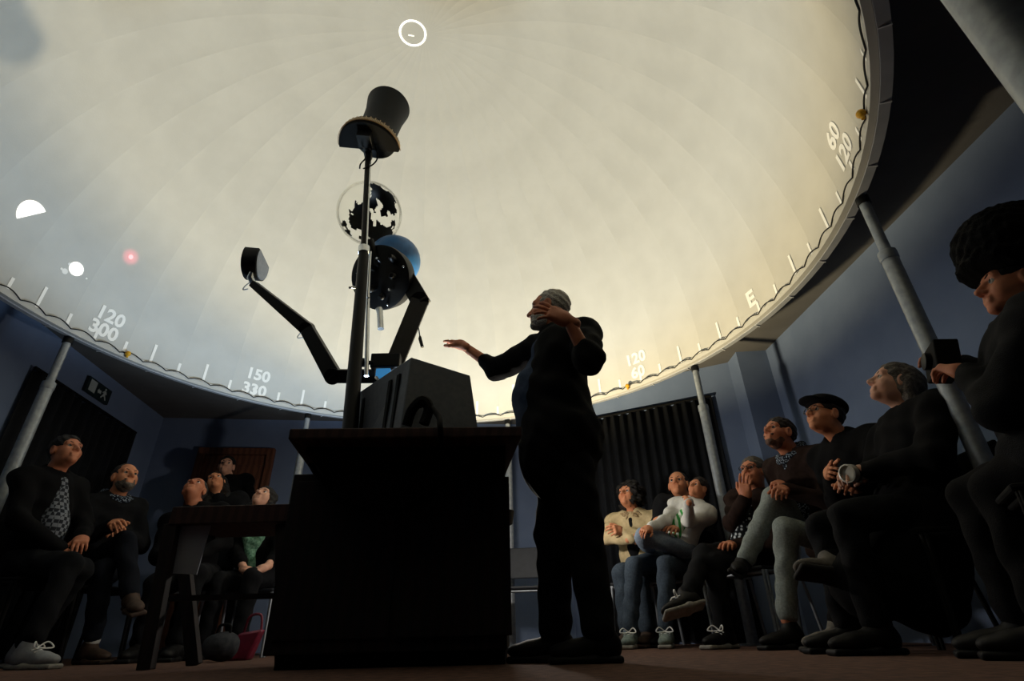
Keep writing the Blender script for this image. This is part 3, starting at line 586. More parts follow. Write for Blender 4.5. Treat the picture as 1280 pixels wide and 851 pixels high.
def hand_prims(w, d, back, side, curl=(0.5, 0.6, 0.4), spread=0.12, thumb=0.5, s=1.0, point=0.0):
    """w wrist, d direction to the knuckles, back = direction out of the back of the hand, side +1: thumb towards cross(d, back)"""
    d = unit(d); b = unit(np.asarray(back, float) - d * (np.asarray(back, float) @ d)); y = np.cross(d, b) * side; P = []
    G = lambda x, yy, z: w + s * (d * x + y * yy + b * z)
    Mx = np.array([d, y, b])
    P.append(bx_(G(0.055, 0, 0), (0.046 * s, 0.040 * s, 0.016 * s), Mx, 0.014 * s, 0.012)); P.append(rc(G(-0.03, 0, 0), G(0.03, 0, 0), 0.026 * s, 0.028 * s, 0.03))
    for i, (yy, L) in enumerate(((0.030, 0.070), (0.010, 0.079), (-0.011, 0.073), (-0.031, 0.057))):
        p = G(0.094 - 0.006 * abs(i - 1), yy, 0.002); dirn = unit(d + y * spread * (1.2 - i) * 0.8); a = 0.0; r0 = (0.0095 - 0.0006 * i) * s
        cu = [c * (1 + 0.12 * i) for c in curl]
        if i == 0 and point: cu = [c * (1 - point) for c in cu]
        for j, fr in enumerate((0.46, 0.30, 0.24)):
            a += cu[j]; q = p + s * L * fr * (dirn * math.cos(a) - b * math.sin(a)); P.append(rc(p, q, r0 * (1 - 0.08 * j), r0 * (0.92 - 0.08 * j), 0.004)); p = q
    p = G(0.025, 0.030, -0.006); t1 = unit(d * 0.62 + y * 0.70 - b * (0.15 + 0.5 * thumb)); t2 = unit(d * 0.92 + y * (0.35 - 0.4 * thumb) - b * (0.1 + 0.45 * thumb))
    q = p + t1 * 0.045 * s; P.append(rc(G(0.02, 0.015, -0.004), p + t1 * 0.02 * s, 0.017 * s, 0.014 * s, 0.012)); P.append(rc(p, q, 0.013 * s, 0.0105 * s, 0.006)); P.append(rc(q, q + t2 * 0.032 * s, 0.0105 * s, 0.009 * s, 0.004))
    return P

def head_prims(c, Fm, s=1.0, jaw=1.0):
    G = lambda x, y, z: c + s * (Fm[0] * x + Fm[1] * y + Fm[2] * z); R_ = lambda *r: np.array(r) * s
    P = [el(G(0, -0.012, 0.030), R_(0.074, 0.096, 0.084), Fm, 0.02), el(G(0, 0.022, -0.040), R_(0.060 * jaw, 0.066, 0.074), Fm, 0.03), el(G(0, 0.070, -0.093), R_(0.024, 0.020, 0.019), Fm, 0.025),
         el(G(0.036, 0.050, -0.028), R_(0.026, 0.030, 0.028), Fm, 0.02), el(G(-0.036, 0.050, -0.028), R_(0.026, 0.030, 0.028), Fm, 0.02),
         rc(G(-0.040, 0.070, 0.026), G(0.040, 0.070, 0.026), 0.013 * s, 0.013 * s, 0.02)]
    for x in (-0.031, 0.031): P.append(el(G(x, 0.096, 0.004), R_(0.019, 0.020, 0.012), Fm, 0.012, '-'))
    P += [rc(G(0, 0.082, 0.014), G(0, 0.108, -0.026), 0.009 * s, 0.0125 * s, 0.012), el(G(0.012, 0.094, -0.030), R_(0.010, 0.012, 0.009), Fm, 0.006), el(G(-0.012, 0.094, -0.030), R_(0.010, 0.012, 0.009), Fm, 0.006),
          rc(G(-0.018, 0.084, -0.056), G(0.018, 0.084, -0.056), 0.0085 * s, 0.0085 * s, 0.008), rc(G(-0.015, 0.083, -0.069), G(0.015, 0.083, -0.069), 0.0085 * s, 0.0085 * s, 0.008),
          rc(G(-0.024, 0.097, -0.0625), G(0.024, 0.097, -0.0625), 0.004 * s, 0.004 * s, 0.004, '-')]
    for x in (-1, 1):
        P.append(el(G(0.077 * x, -0.006, -0.004), R_(0.011, 0.022, 0.034), Fm, 0.008)); P.append(el(G(0.087 * x, -0.003, 0.0), R_(0.007, 0.011, 0.018), Fm, 0.006, '-'))
    return P
def hair_prims(c, Fm, style, s=1.0):
    G = lambda x, y, z: c + s * (Fm[0] * x + Fm[1] * y + Fm[2] * z); R_ = lambda *r: np.array(r) * s; rng = random.Random(7)
    face = [el(G(0, 0.10, -0.035), R_(0.066, 0.085, 0.10), Fm, 0.012, '-')]
    cap = el(G(0, -0.016, 0.038), R_(0.083, 0.101, 0.090), Fm, 0.02)
    ears = [el(G(0.085 * x, 0.012, -0.02), R_(0.03, 0.028, 0.045), Fm, 0.01, '-') for x in (-1, 1)]
    low = [bx_(G(0, 0, -0.14), R_(0.2, 0.2, 0.075), Fm, 0.01, 0.01, '-')]
    if style == 'short': return [cap] + face + ears + low
    if style == 'fringe':                     # bald on top, hair round the back and sides
        return [el(G(0, -0.020, 0.012), R_(0.083, 0.094, 0.072), Fm, 0.02), el(G(0, 0.10, 0.0), R_(0.2, 0.10, 0.2), Fm, 0.01, '-'), bx_(G(0, 0.0, 0.125), R_(0.2, 0.2, 0.065), Fm, 0.02, 0.02, '-')] + ears + low
    if style == 'crop':                       # thin hair set back from the forehead
        return [el(G(0, -0.022, 0.036), R_(0.081, 0.095, 0.088), Fm, 0.02), el(G(0, 0.115, 0.0), R_(0.085, 0.105, 0.14), Fm, 0.012, '-')] + ears + low
    P = [cap]
    if style == 'curly':
        P.append(el(G(0, -0.03, 0.03), R_(0.112, 0.112, 0.108), Fm, 0.02))
        for k in range(60):
            v = unit(np.array([rng.gauss(0, 1), rng.gauss(-0.3, 1), rng.gauss(0.2, 0.9)])); P.append(el(G(v[0] * 0.115, -0.03 + v[1] * 0.105, 0.01 + v[2] * 0.12), R_(0.028, 0.028, 0.028), Fm, 0.008))
        return P + [el(G(0, 0.110, -0.050), R_(0.068, 0.095, 0.118), Fm, 0.012, '-'), el(G(0, 0.06, -0.13), R_(0.09, 0.07, 0.06), Fm, 0.012, '-')]
    if style == 'bob':
        P += [rc(G(0.074 * x, -0.02, 0.03), G(0.082 * x, -0.005, -0.095), 0.034 * s, 0.028 * s, 0.03) for x in (-1, 1)] + [el(G(0, -0.055, -0.045), R_(0.085, 0.055, 0.085), Fm, 0.03)]
        return P + face
    if style == 'long':
        P += [rc(G(0.070 * x, -0.03, 0.03), G(0.085 * x, -0.03, -0.17), 0.036 * s, 0.034 * s, 0.03) for x in (-1, 1)] + [el(G(0, -0.06, -0.08), R_(0.09, 0.055, 0.13), Fm, 0.03)]
        return P + face
    if style == 'swept':                      # straight hair combed back over the ears
        P += [el(G(0, -0.055, 0.02), R_(0.082, 0.085, 0.085), Fm, 0.03), rc(G(0.06, -0.03, -0.02), G(0.055, -0.07, -0.09), 0.035 * s, 0.03 * s, 0.03), rc(G(-0.06, -0.03, -0.02), G(-0.055, -0.07, -0.09), 0.035 * s, 0.03 * s, 0.03)]
        return P + [el(G(0, 0.105, -0.03), R_(0.078, 0.085, 0.115), Fm, 0.012, '-')]
def beard_prims(c, Fm, s=1.0, t=0.008):
    G = lambda x, y, z: c + s * (Fm[0] * x + Fm[1] * y + Fm[2] * z); R_ = lambda *r: np.array(r) * s
    return [el(G(0, 0.022, -0.052), R_(0.062 + t, 0.064 + t, 0.066 + t), Fm, 0.02), el(G(0, 0.072, -0.094), R_(0.028, 0.022, 0.024), Fm, 0.02), rc(G(-0.03, 0.085, -0.048), G(0.03, 0.085, -0.048), 0.009 * s, 0.009 * s, 0.01),
            bx_(G(0, 0, 0.05), R_(0.2, 0.2, 0.092), Fm, 0.02, 0.01, '-'), el(G(0, 0.10, -0.063), R_(0.022, 0.03, 0.009), Fm, 0.006, '-'), bx_(G(0, -0.12, 0), R_(0.2, 0.10, 0.2), Fm, 0.02, 0.02, '-'), el(G(0, 0.10, -0.02), R_(0.05, 0.05, 0.032), Fm, 0.01, '-')]

BONES = []
def seg_len(name, a, b): BONES.append((name, round(float(np.linalg.norm(b - a)), 2)))

def person(label, pel, fwd, neck, head, face, group=None, up=(0, 0, 1), s=1.0, sk=SK1, hair=('short', 'brown'), beard=None, top='top', topm=None, pants=None, shoes=None, sole=None,
           J=None, hands=None, sleeve=(1, 1), bare=(), front=None, scarf=None, belly=0.0, hem=0.0, cat='person', glasses=False, voxel=0.012, bulk=1.0, collar=None, laces=(), socks=None, tops_fold=0.004, legs=True, eyes=True, pw=1.0, extra=None):
    J = J or {}; hands = hands or {}
    pel = Wc(*pel) if not isinstance(pel, np.ndarray) else pel
    neck = aty(*neck) if len(neck) == 3 and not isinstance(neck, np.ndarray) else neck
    head = aty(*head) if not isinstance(head, np.ndarray) else head
    hv = head - neck; hl = np.linalg.norm(hv)
    if hl > 0.145 * s: neck = head - hv / hl * 0.145 * s
    u = unit(neck - pel); f = unit(np.array([*fwd, 0.0]) if len(fwd) == 2 else fwd); f = unit(f - u * (f @ u)); r = np.cross(f, u); B = np.array([r, f, u]); tl = np.linalg.norm(neck - pel)
    seg_len('torso ' + label[:18], pel, neck); seg_len(' neck', neck, head)
    root = empty('person', (pel[0], pel[1], 0), label, cat, group)
    Z = np.array([0, 0, 1.0]); fh = unit(np.array([f[0], f[1], 0])); j = {}
    for sd, k in (('R', 1), ('L', -1)):
        sh = J.get('sh' + sd); j['sh' + sd] = (neck - u * 0.07 * s + r * k * 0.175 * s * bulk) if sh is None else aty(*sh)
        j['hip' + sd] = pel + r * k * 0.088 * s
        def get(key, par, L, default, sd=sd):
            t = J.get(key + sd)
            if t is None: q = default
            elif isinstance(t, np.ndarray): q = t
            elif isinstance(t[2], str): q = reach(par, t[0], t[1], L, t[2])
            else: q = aty(*t)
            seg_len('  ' + key + sd, par, q); return q
        j['el' + sd] = get('el', j['sh' + sd], 0.28 * s, j['sh' + sd] - u * 0.26 * s + f * 0.09 * s + r * k * 0.05 * s)
        j['wr' + sd] = get('wr', j['el' + sd], 0.25 * s, pel + f * 0.24 * s + r * k * 0.06 * s + Z * 0.12 * s)
        j['kn' + sd] = get('kn', j['hip' + sd], 0.43 * s, j['hip' + sd] + fh * 0.42 * s + r * k * 0.03 - Z * 0.04 * s)
        ka = j['kn' + sd]; j['an' + sd] = get('an', ka, 0.41 * s, np.array([ka[0] + fh[0] * 0.02, ka[1] + fh[1] * 0.02, 0.09]))
    # ---- body: one continuous figure
    G = lambda x, y, z: pel + r * x * s + f * y * s + u * z * (tl / 0.52)
    core = [el(G(0, 0, 0.36), (0.145 * s * bulk, 0.095 * s, 0.17 * s), B, 0.06), el(G(0, 0.0, 0.12), (0.13 * s, 0.095 * s, 0.16 * s), B, 0.06), el(G(0, 0, 0), (0.14 * s, 0.10 * s, 0.11 * s), B, 0.06), rc(j['shR'], j['shL'], 0.045 * s, 0.045 * s, 0.05),
            rc(neck - u * 0.05 * s, neck + (head - neck) * 0.35, 0.058 * s, 0.052 * s, 0.03)]
    limbs = []
    for sd in 'RL':
        limbs += [rc(j['sh' + sd], j['el' + sd], 0.044 * s, 0.036 * s, 0.02), rc(j['el' + sd], j['wr' + sd], 0.036 * s, 0.026 * s, 0.02)]
        if legs: limbs += [rc(j['hip' + sd], j['kn' + sd], 0.066 * s, 0.048 * s, 0.03), rc(j['kn' + sd], j['an' + sd], 0.045 * s, 0.034 * s, 0.02)]
    parts = [sdf(core + limbs, 0.013)]
    Fm = frame(face, up); hp = head_prims(head, Fm, s) + [rc(neck - u * 0.02 * s, head - Fm[2] * 0.05 * s - Fm[1] * 0.022 * s, 0.056 * s, 0.052 * s, 0.025)]
    parts.append(sdf(hp, 0.0048))
    for sd, k in (('R', 1), ('L', -1)):
        h = hands.get(sd, {})
        wv = j['wr' + sd]; dflt = unit(wv - j['el' + sd]); t = h.get('to')
        d = dflt if t is None else unit((aty(*t) if len(t) == 3 and not isinstance(t, np.ndarray) else t) - wv)
        back = h.get('back', u if abs(d @ u) < 0.8 else f); side = h.get('side', -k)
        kw = {q: h[q] for q in ('curl', 'spread', 'thumb', 'point') if q in h}
        if h.get('hide'): continue
        parts.append(sdf(hand_prims(wv, d, back, side, s=s, **kw), 0.0042))
    body = mesh_from('body', parts, [sk], root)
    # ---- eyes
    if eyes:
        for x in (-0.031, 0.031):
            c = head + s * (Fm[0] * x + Fm[1] * 0.072 + Fm[2] * 0.004); m = MB(); K = 10
            m.lathe([(max(1e-4, 0.013 * s * math.sin(math.pi * i / 8)), -0.013 * s * math.cos(math.pi * i / 8)) for i in range(9)], c, axis=Fm[1], seg=K, caps=False); m.m = [1 if i // K >= 6 else 0 for i in range(len(m.f))]
            m.build('eye', [M_EYEW, M_EYED], body, angle=180)
        if hair is not None:
            for x in (-1, 1):
                e = lambda a, b, c_: head + s * (Fm[0] * a * x + Fm[1] * b + Fm[2] * c_)
                MB().tube([e(0.016, 0.086, 0.024), e(0.032, 0.084, 0.029), e(0.047, 0.072, 0.024)], [0.003, 0.0042, 0.0025], 6).build('eyebrow', HAIR[hair[1]], body)
    if hair: mesh_from('hair', [sdf(hair_prims(head, Fm, hair[0], s), 0.0055, 0.006 if hair[0] == 'curly' else 0.0022, 3.0)], [HAIR[hair[1]]], root)
    if beard: mesh_from('beard', [sdf(beard_prims(head, Fm, s, beard[1] if len(beard) > 1 else 0.008), 0.0055, 0.0012, 3.5)], [HAIR[beard[0]]], root)
    if glasses:
        m = MB()
        for x in (-1, 1):
            m.tube([head + Fm[0] * (0.033 * x + 0.023 * math.cos(t)) + Fm[1] * (0.098 - 0.004 * math.cos(t) * x) + Fm[2] * (0.004 + 0.018 * math.sin(t)) for t in np.linspace(0, 2 * math.pi, 17)], 0.0022, 6, caps=False)
            m.tube([head + Fm[0] * 0.056 * x + Fm[1] * 0.094 + Fm[2] * 0.008, head + Fm[0] * 0.080 * x + Fm[1] * 0.0 + Fm[2] * 0.012], 0.0022, 6)
        m.tube([head - Fm[0] * 0.010 + Fm[1] * 0.102 + Fm[2] * 0.008, head + Fm[0] * 0.010 + Fm[1] * 0.102 + Fm[2] * 0.008], 0.0022, 6); m.build('spectacles', M_LENS, root)
    # ---- clothing
    tp_ = [el(G(0, 0.0, 0.36), (0.172 * s * bulk, 0.118 * s * bulk, 0.185 * s), B, 0.07), el(G(0, 0.005, 0.14), (0.158 * s * bulk, 0.120 * s * bulk, 0.17 * s), B, 0.07), el(G(0, 0.0, -0.01), (0.165 * s * bulk, 0.128 * s * bulk, 0.10 * s), B, 0.05),
           rc(j['shR'], j['shL'], 0.072 * s, 0.072 * s, 0.06), rc(neck - u * 0.07 * s, neck - u * 0.012 * s, 0.085 * s, 0.070 * s, 0.04)]
    tp_ += [rc(neck - u * 0.02 * s, j['sh' + sd], 0.058 * s, 0.066 * s, 0.05) for sd in 'RL']
    if belly: tp_.append(el(G(0, 0.07, 0.15), (0.165 * s, belly, 0.19 * s), B, 0.08))
    if hem: tp_ += [el(G(0, 0, -0.04), (0.18 * s * bulk, 0.145 * s * bulk, 0.07 + hem), B, 0.06)]
    for sd, k in (('R', 0), ('L', 1)):
        tp_.append(rc(j['sh' + sd], j['el' + sd], 0.066 * s * bulk, 0.056 * s * bulk, 0.04))
        fr = sleeve[k]
        if fr > 0:
            e_ = j['el' + sd] + (j['wr' + sd] - j['el' + sd]) * (fr - 0.04); tp_.append(rc(j['el' + sd], e_, 0.055 * s * bulk, 0.044 * s * (1.1 if fr < 0.8 else 1), 0.03))
    tp_.append(rc(neck + (head - neck) * 0.28 + f * 0.01, neck + (head - neck) * 1.1 + f * 0.02, 0.060 * s, 0.085 * s, 0.008, '-'))
    if extra: tp_ += extra(G, B)
    jk = mesh_from(top, [sdf(tp_, voxel, tops_fold)], [topm], root)
    if collar: 
        cp = []
        for i in range(14):
            a0_, a1_ = 2 * math.pi * i / 14 * 0.86 + 0.7 + math.pi / 2 - 0.25, 2 * math.pi * (i + 1) / 14 * 0.86 + 0.7 + math.pi / 2 - 0.25
            q = lambda a: neck + s * (r * 0.085 * math.cos(a) + f * 0.082 * math.sin(a) + u * (-0.012 + 0.012 * -math.sin(a)))
            cp.append(rc(q(a0_), q(a1_), collar[1] * s, collar[1] * s, 0.006))
        mesh_from('collar', [sdf(cp, 0.006, collar[2] if len(collar) > 2 else 0.001, 2.5)], [collar[0]], jk)
    fw = front[2] if front and len(front) > 2 else 0.055
    if front:                                 # shirt showing between the jacket fronts
        mesh_from('shirt_front', [sdf([rc(G(0, 0.055, 0.45), G(0, 0.075 + front[1], 0.22), 0.055 * s, fw * s, 0.03), rc(G(0, 0.075 + front[1], 0.22), G(0, 0.06 + front[1], 0.02), fw * s, fw * s, 0.03)], 0.009, 0.002)], [front[0]], root)
    if scarf:
        sp = []
        for i in range(12):
            q = lambda a: neck + s * (r * 0.078 * math.cos(a) + f * (0.075 * math.sin(a) + 0.006) + u * (0.005 - 0.03 * math.sin(a)))
            sp.append(rc(q(2 * math.pi * i / 12), q(2 * math.pi * (i + 1) / 12), 0.028 * s, 0.028 * s, 0.015))
        if len(scarf) > 1:
            sp += [rc(G(0.085, 0.10, 0.47), G(0.035, 0.14, 0.30), 0.045 * s, 0.04 * s, 0.02), rc(G(-0.085, 0.10, 0.47), G(-0.03, 0.14, 0.30), 0.045 * s, 0.04 * s, 0.02), rc(G(0.03, 0.14, 0.30), G(0.0, 0.155, 0.10), 0.04 * s, 0.036 * s, 0.02), rc(G(-0.02, 0.135, 0.32), G(0.01, 0.145, 0.2), 0.03 * s, 0.03 * s, 0.02)]
        mesh_from('scarf', [sdf(sp, 0.008, 0.003, 1.5)], [scarf[0]], root)
    if legs:
        pp = [el(G(0, -0.005, -0.01), (0.155 * s, 0.115 * s, 0.10 * s), B, 0.05)]
        for sd in 'RL':
            hp_, kn, an = j['hip' + sd], j['kn' + sd], j['an' + sd]
            pp += [rc(hp_, kn, 0.088 * s * pw, 0.068 * s * pw, 0.03), rc(kn, an + (kn - an) * 0.08, 0.066 * s * pw, 0.054 * s * pw, 0.02)]
        mesh_from('trousers', [sdf(pp, voxel, 0.0035)], [pants], root)
        if socks:
            for sd in 'RL': mesh_from('sock', [sdf([rc(j['an' + sd] + (j['kn' + sd] - j['an' + sd]) * 0.25, j['an' + sd], 0.043 * s, 0.042 * s, 0.01)], 0.008)], [socks], root)
        for sd in 'RL':
            an = j['an' + sd]; t = J.get('toe' + sd); kn = j['kn' + sd]; shin = unit(an - kn)
            fd = unit(np.array([f[0], f[1], 0.0])) if t is None else unit((aty(*t) if not isinstance(t, np.ndarray) else t) - an)
            if t is None: upv = Z
            else: upv = -shin
            Sx = unit(fd - upv * (fd @ upv) * (0.6 if t is None else 0.25)); Sr = unit(np.cross(Sx, upv)); Su = np.cross(Sr, Sx)
            if t is None:                     # flat on the floor
                base = np.array([an[0], an[1], 0.0])
            else: base = an - Su * 0.075 * s
            Q = lambda x, y, z: base + s * (Sx * x + Sr * y + Su * z); Ms = np.array([Sx, Sr, Su])
            sp = [el(Q(-0.025, 0, 0.055), np.array((0.055, 0.040, 0.052)) * s, Ms, 0.03), rc(Q(-0.015, 0, 0.06), Q(-0.01, 0, 0.105), 0.042 * s, 0.044 * s, 0.03), rc(Q(0.02, 0, 0.058), Q(0.10, 0.0, 0.045), 0.042 * s, 0.036 * s, 0.03), el(Q(0.135, 0.003, 0.042), np.array((0.065, 0.044, 0.030)) * s, Ms, 0.03),
                  bx_(Q(0.06, 0, -0.06), np.array((0.3, 0.2, 0.078)) * s, Ms, 0.002, 0.004, '-')]
            sh_ = mesh_from('shoe', [sdf(sp, 0.007)], [shoes], root)
            mesh_from('sole', [sdf([bx_(Q(-0.02, 0, 0.012), np.array((0.062, 0.040, 0.013)) * s, Ms, 0.011, 0.03), bx_(Q(0.11, 0.003, 0.012), np.array((0.092, 0.046, 0.013)) * s, Ms, 0.011, 0.03), rc(Q(0.0, 0, 0.012), Q(0.09, 0, 0.012), 0.012, 0.012, 0.02)], 0.006)], [sole or shoes], sh_)
            if sd in laces or 'all' in laces:
                m = MB()
                for i in range(4):
                    x = 0.045 + 0.022 * i; zz = 0.098 - 0.010 * i; m.tube([Q(x, -0.030, zz - 0.012), Q(x + 0.006, 0, zz), Q(x, 0.030, zz - 0.012)], 0.004 * s, 6)
                for y in (-1, 1): m.tube(arc([Q(0.045, 0, 0.10), Q(0.06, 0.035 * y, 0.125), Q(0.085, 0.055 * y, 0.10), Q(0.07, 0.02 * y, 0.095), Q(0.045, 0, 0.10)], 5), 0.004 * s, 6)
                m.build('laces', M_LACE, sh_)
    return root, j, dict(B=B, G=G, Fm=Fm, head=head, neck=neck, pel=pel, body=body)
M_LACE = mat('white_laces', 'e8e8e4', 0.8)

# ---- stacking chair
def chair(loc, fwd, label, first=[None]):
    f = unit(np.array([fwd[0], fwd[1], 0])); yaw = math.atan2(f[1], f[0]) - math.pi / 2
    if first[0] is None:
        r = empty('stacking_chair', (0, 0, 0), label, 'chair', 'stacking chairs round the dome'); first[0] = r
        MB().box((0, -0.01, 0.445), (0.21, 0.21, 0.012)).build('seat', mat('dark_seat_plastic', '22252b', 0.6, '1c1f24', 20), r, smooth=False, bevel=0.01)
        MB().hexa([(-0.20, -0.245, 0.55), (0.20, -0.245, 0.55), (0.20, -0.22, 0.55), (-0.20, -0.22, 0.55)], [(-0.19, -0.30, 0.82), (0.19, -0.30, 0.82), (0.19, -0.275, 0.82), (-0.19, -0.275, 0.82)]).build('backrest', mat('dark_seat_plastic', '22252b'), r, smooth=False, bevel=0.01)
        for x in (-1, 1):
            MB().tube([(0.215 * x, 0.21, 0.0), (0.20 * x, 0.18, 0.43)], 0.011, 10).build('leg', M_STEEL, r); MB().tube([(0.235 * x, 0.21, 0.0), (0.225 * x, 0.18, 0.43)], 0.008, 10).build('leg', M_STEEL, r)
            MB().tube([(0.215 * x, -0.27, 0.0), (0.20 * x, -0.20, 0.43)], 0.011, 10).build('leg', M_STEEL, r)
            MB().tube([(0.20 * x, 0.19, 0.425), (0.20 * x, -0.21, 0.425), (0.195 * x, -0.27, 0.56), (0.185 * x, -0.315, 0.80)], 0.011, 10).build('side_rail', M_STEEL, r)
        MB().tube([(-0.2, 0.17, 0.42), (0.2, 0.17, 0.42)], 0.010, 10).build('cross_bar', M_STEEL, r)
    else:
        r = first[0].copy(); link(r); r['label'] = label
        for ch in list(first[0].children): c = ch.copy(); link(c, r)
    r.location = (loc[0], loc[1], 0); r.rotation_euler = (0, 0, yaw); return r

# ================================================================== the people
C_BLACK = cloth('black_wool', '0d0d0f', '0a0a0c'); C_BLACK2 = cloth('charcoal_cotton', '16171a', '111214'); C_NAVY = cloth('navy_cotton', '14171f', '10131a')
C_BROWN = cloth('dark_brown_leather', '2a1d1a', '20150f'); C_JEANS = cloth('blue_grey_denim', '45505c', '38424d', 90); C_JDARK = cloth('dark_denim', '262c34', '1e242b', 90); C_JLIGHT = cloth('pale_grey_denim', '8b938f', '757d7a', 90)
C_BEIGE = cloth('beige_cotton', 'c9b68e', 'b7a47c', 30); C_FUR = cloth('beige_fur', 'c8b089', '8d7654', 120, bump=1.0); C_WHITE = cloth('white_jersey', 'd6d6d0', 'c6c6c2', 30)
C_GREEN = cloth('green_stripe_print', '3f9a4c', 'd8e4d4', 9, 'wave'); C_SCARFG = cloth('green_print_scarf', '7fa88e', '3f6a52', 70); C_PLAID = cloth('grey_plaid', '2a2d33', '7d828a', 45, 'check')
C_FLORAL = cloth('black_and_white_floral', 'c4ccd0', '15181c', 38, 'voronoi'); C_TIE = cloth('spotted_navy', '9fb0c0', '161b26', 90, 'voronoi'); C_SHIRTB = cloth('pale_blue_shirt', '38465e', '303d54', 40)
C_GREY = cloth('dark_grey_coat', '191a1d', '131416'); C_DENIML = cloth('washed_denim', '8592a2', '6d7a8a', 90)
S_BLACK = mat('black_shoe_leather', '0d0c0c', 0.6, '0a0909', 30, spec=0.2); S_GREY = mat('grey_suede', '6c6760', 0.85, '5a554f', 40, 0.3, 200); S_WHITE = mat('white_trainer', '94979a', 0.7, '86898c', 40); S_TEAL = mat('grey_green_trainer', '5d6a64', 0.8, '7d8a84', 50); S_SOLE = mat('pale_rubber_sole', '8f8c84', 0.8, '7c7972', 40)
S_BROWN = mat('brown_shoe', '4a3a30', 0.7, '3a2d25', 30)
CHAIRS = []
def sit(pel, fwd, label): f = unit(np.array([*fwd])); CHAIRS.append((pel[:2] - f * 0.0, fwd, label))

# --- the lecturer, standing beside the console, pointing at the projector
YG = 2.42
g, gj, gi = person('grey-bearded man standing beside the console pointing at the projector', Wc(706, YG, 0.95), (-1, 0.12), aty(700, 420, YG), aty(686, 388, YG), (-0.96, 0.22, 0.12), sk=SK2, hair=('crop', 'white'), beard=('white', 0.004),
    top='jacket', topm=C_BLACK, pants=C_BLACK2, shoes=S_BLACK, belly=0.15, bulk=1.18, hem=0.10, sleeve=(0.35, 0.30), front=None, up=(0.12, 0, 1), extra=lambda G, B: [el(G(0, 0.045, -0.10), (0.19, 0.175, 0.25), B, 0.08)],
    J={'shR': (667, 440, YG + 0.14), 'elR': (621, 461, 'f'), 'wrR': (579, 432, 'f'), 'shL': (731, 418, YG - 0.12), 'elL': (736, 449, YG - 0.34), 'wrL': (711, 401, YG - 0.40), 'knR': Wc(692, YG + 0.06, 0.50), 'knL': Wc(728, YG - 0.06, 0.50),
       'anR': Wc(694, YG + 0.08, 0.09), 'anL': Wc(750, YG - 0.08, 0.09)}, pw=1.25,
    hands={'R': dict(to=(560, 424, YG + 0.42), back=(0.1, -0.5, 1), curl=(0.25, 0.35, 0.25), point=0.6, thumb=0.2), 'L': dict(to=(675, 385, YG - 0.42), back=(0, -1, 0.35), curl=(0.05, 0.30, 0.25), spread=0.35, thumb=0.2)})
G_ = gi['G']
mesh_from('shirt', [sdf([el(G_(0, 0.10, 0.16), (0.15, 0.150, 0.20), gi['B'], 0.05), el(G_(0, 0.10, -0.03), (0.14, 0.115, 0.15), gi['B'], 0.08), el(G_(0, 0.04, 0.38), (0.12, 0.11, 0.14), gi['B'], 0.05)], 0.012, 0.003)], [C_SHIRTB], g)

# --- right-hand row
def seat_z(): return 0.55
# woman with curly hair in a beige jacket
p = Wc(800, 4.85, 0.54)
person('curly-haired woman in a beige fur-collared jacket with folded arms', p, (-0.45, -0.9), (795, 655, 4.80), (786, 620, 4.74), (-0.62, -0.70, 0.36), sk=SK1, hair=('curly', 'black'), top='jacket', topm=C_BEIGE, pants=C_JEANS, shoes=S_BROWN, front=(C_BLACK2, 0.01), collar=(C_FUR, 0.034, 0.006),
    J={'elR': (757, 672, 'n'), 'wrR': (790, 674, 'n'), 'elL': (822, 676, 'n'), 'wrL': (778, 664, 'n'), 'knR': (776, 716, 'n'), 'knL': (800, 716, 'n')}, hands={'R': dict(to=(806, 672, 4.5), back=(-0.4, -0.9, 0)), 'L': dict(to=(760, 660, 4.45), back=(-0.4, -0.9, 0.2))})
sit(p, (-0.45, -0.9), 'stacking chair under the woman in the beige jacket')
# bald man holding the child on his lap
p = Wc(842, 4.50, 0.56); fI = (-0.35, -0.94)
I_, ij, ii = person('bald man in dark jacket and jeans hugging the child on his lap', p, fI, (866, 642, 4.50), (848, 606, 4.46), (-0.45, -0.80, 0.30), sk=SK1, hair=('crop', 'fringe'), top='jacket', topm=C_BLACK2, pants=C_JEANS, shoes=S_TEAL, sole=S_SOLE, laces=('all',), socks=C_DENIML,
    J={'knR': (793, 708, 'n'), 'anR': (787, 790, 'n'), 'knL': (833, 706, 'n'), 'anL': (832, 788, 'n'), 'elL': (882, 672, 'n'), 'wrL': (846, 662, 'n'), 'elR': (818, 668, 'n'), 'wrR': (822, 650, 'n')},
    hands={'L': dict(to=(830, 656, 3.96), back=(-0.2, -0.75, 0.6), curl=(0.3, 0.5, 0.3)), 'R': dict(to=(834, 660, 3.92), back=(-0.2, -0.8, 0.5), curl=(0.3, 0.5, 0.3), spread=0.2)})
sit(p, fI, 'stacking chair under the bald man with the child')
# child on his lap
p = Wc(848, 4.22, 0.66)
person('child in white and green top sitting on a lap, hand at the mouth', p, (-0.75, -0.66), (866, 637, 4.20), (873, 611, 4.17), (-0.72, -0.55, 0.42), s=0.78, sk=SK1, hair=('short', 'brown'), up=(0.35, 0, 1), top='sweater', topm=C_WHITE, pants=C_DENIML, shoes=S_BLACK, front=(C_GREEN, 0.005, 0.08),
    J={'elR': (830, 652, 4.12), 'wrR': (812, 660, 4.0), 'elL': (860, 652, 'n'), 'wrL': (861, 627, 'n'), 'knR': (803, 670, 'n'), 'knL': (806, 674, 'n'), 'anR': (806, 684, 4.42), 'anL': (812, 686, 4.40)},
    hands={'L': dict(to=(858, 612, 4.05), back=(0.1, -1, 0.1), curl=(0.2, 0.4, 0.2))})
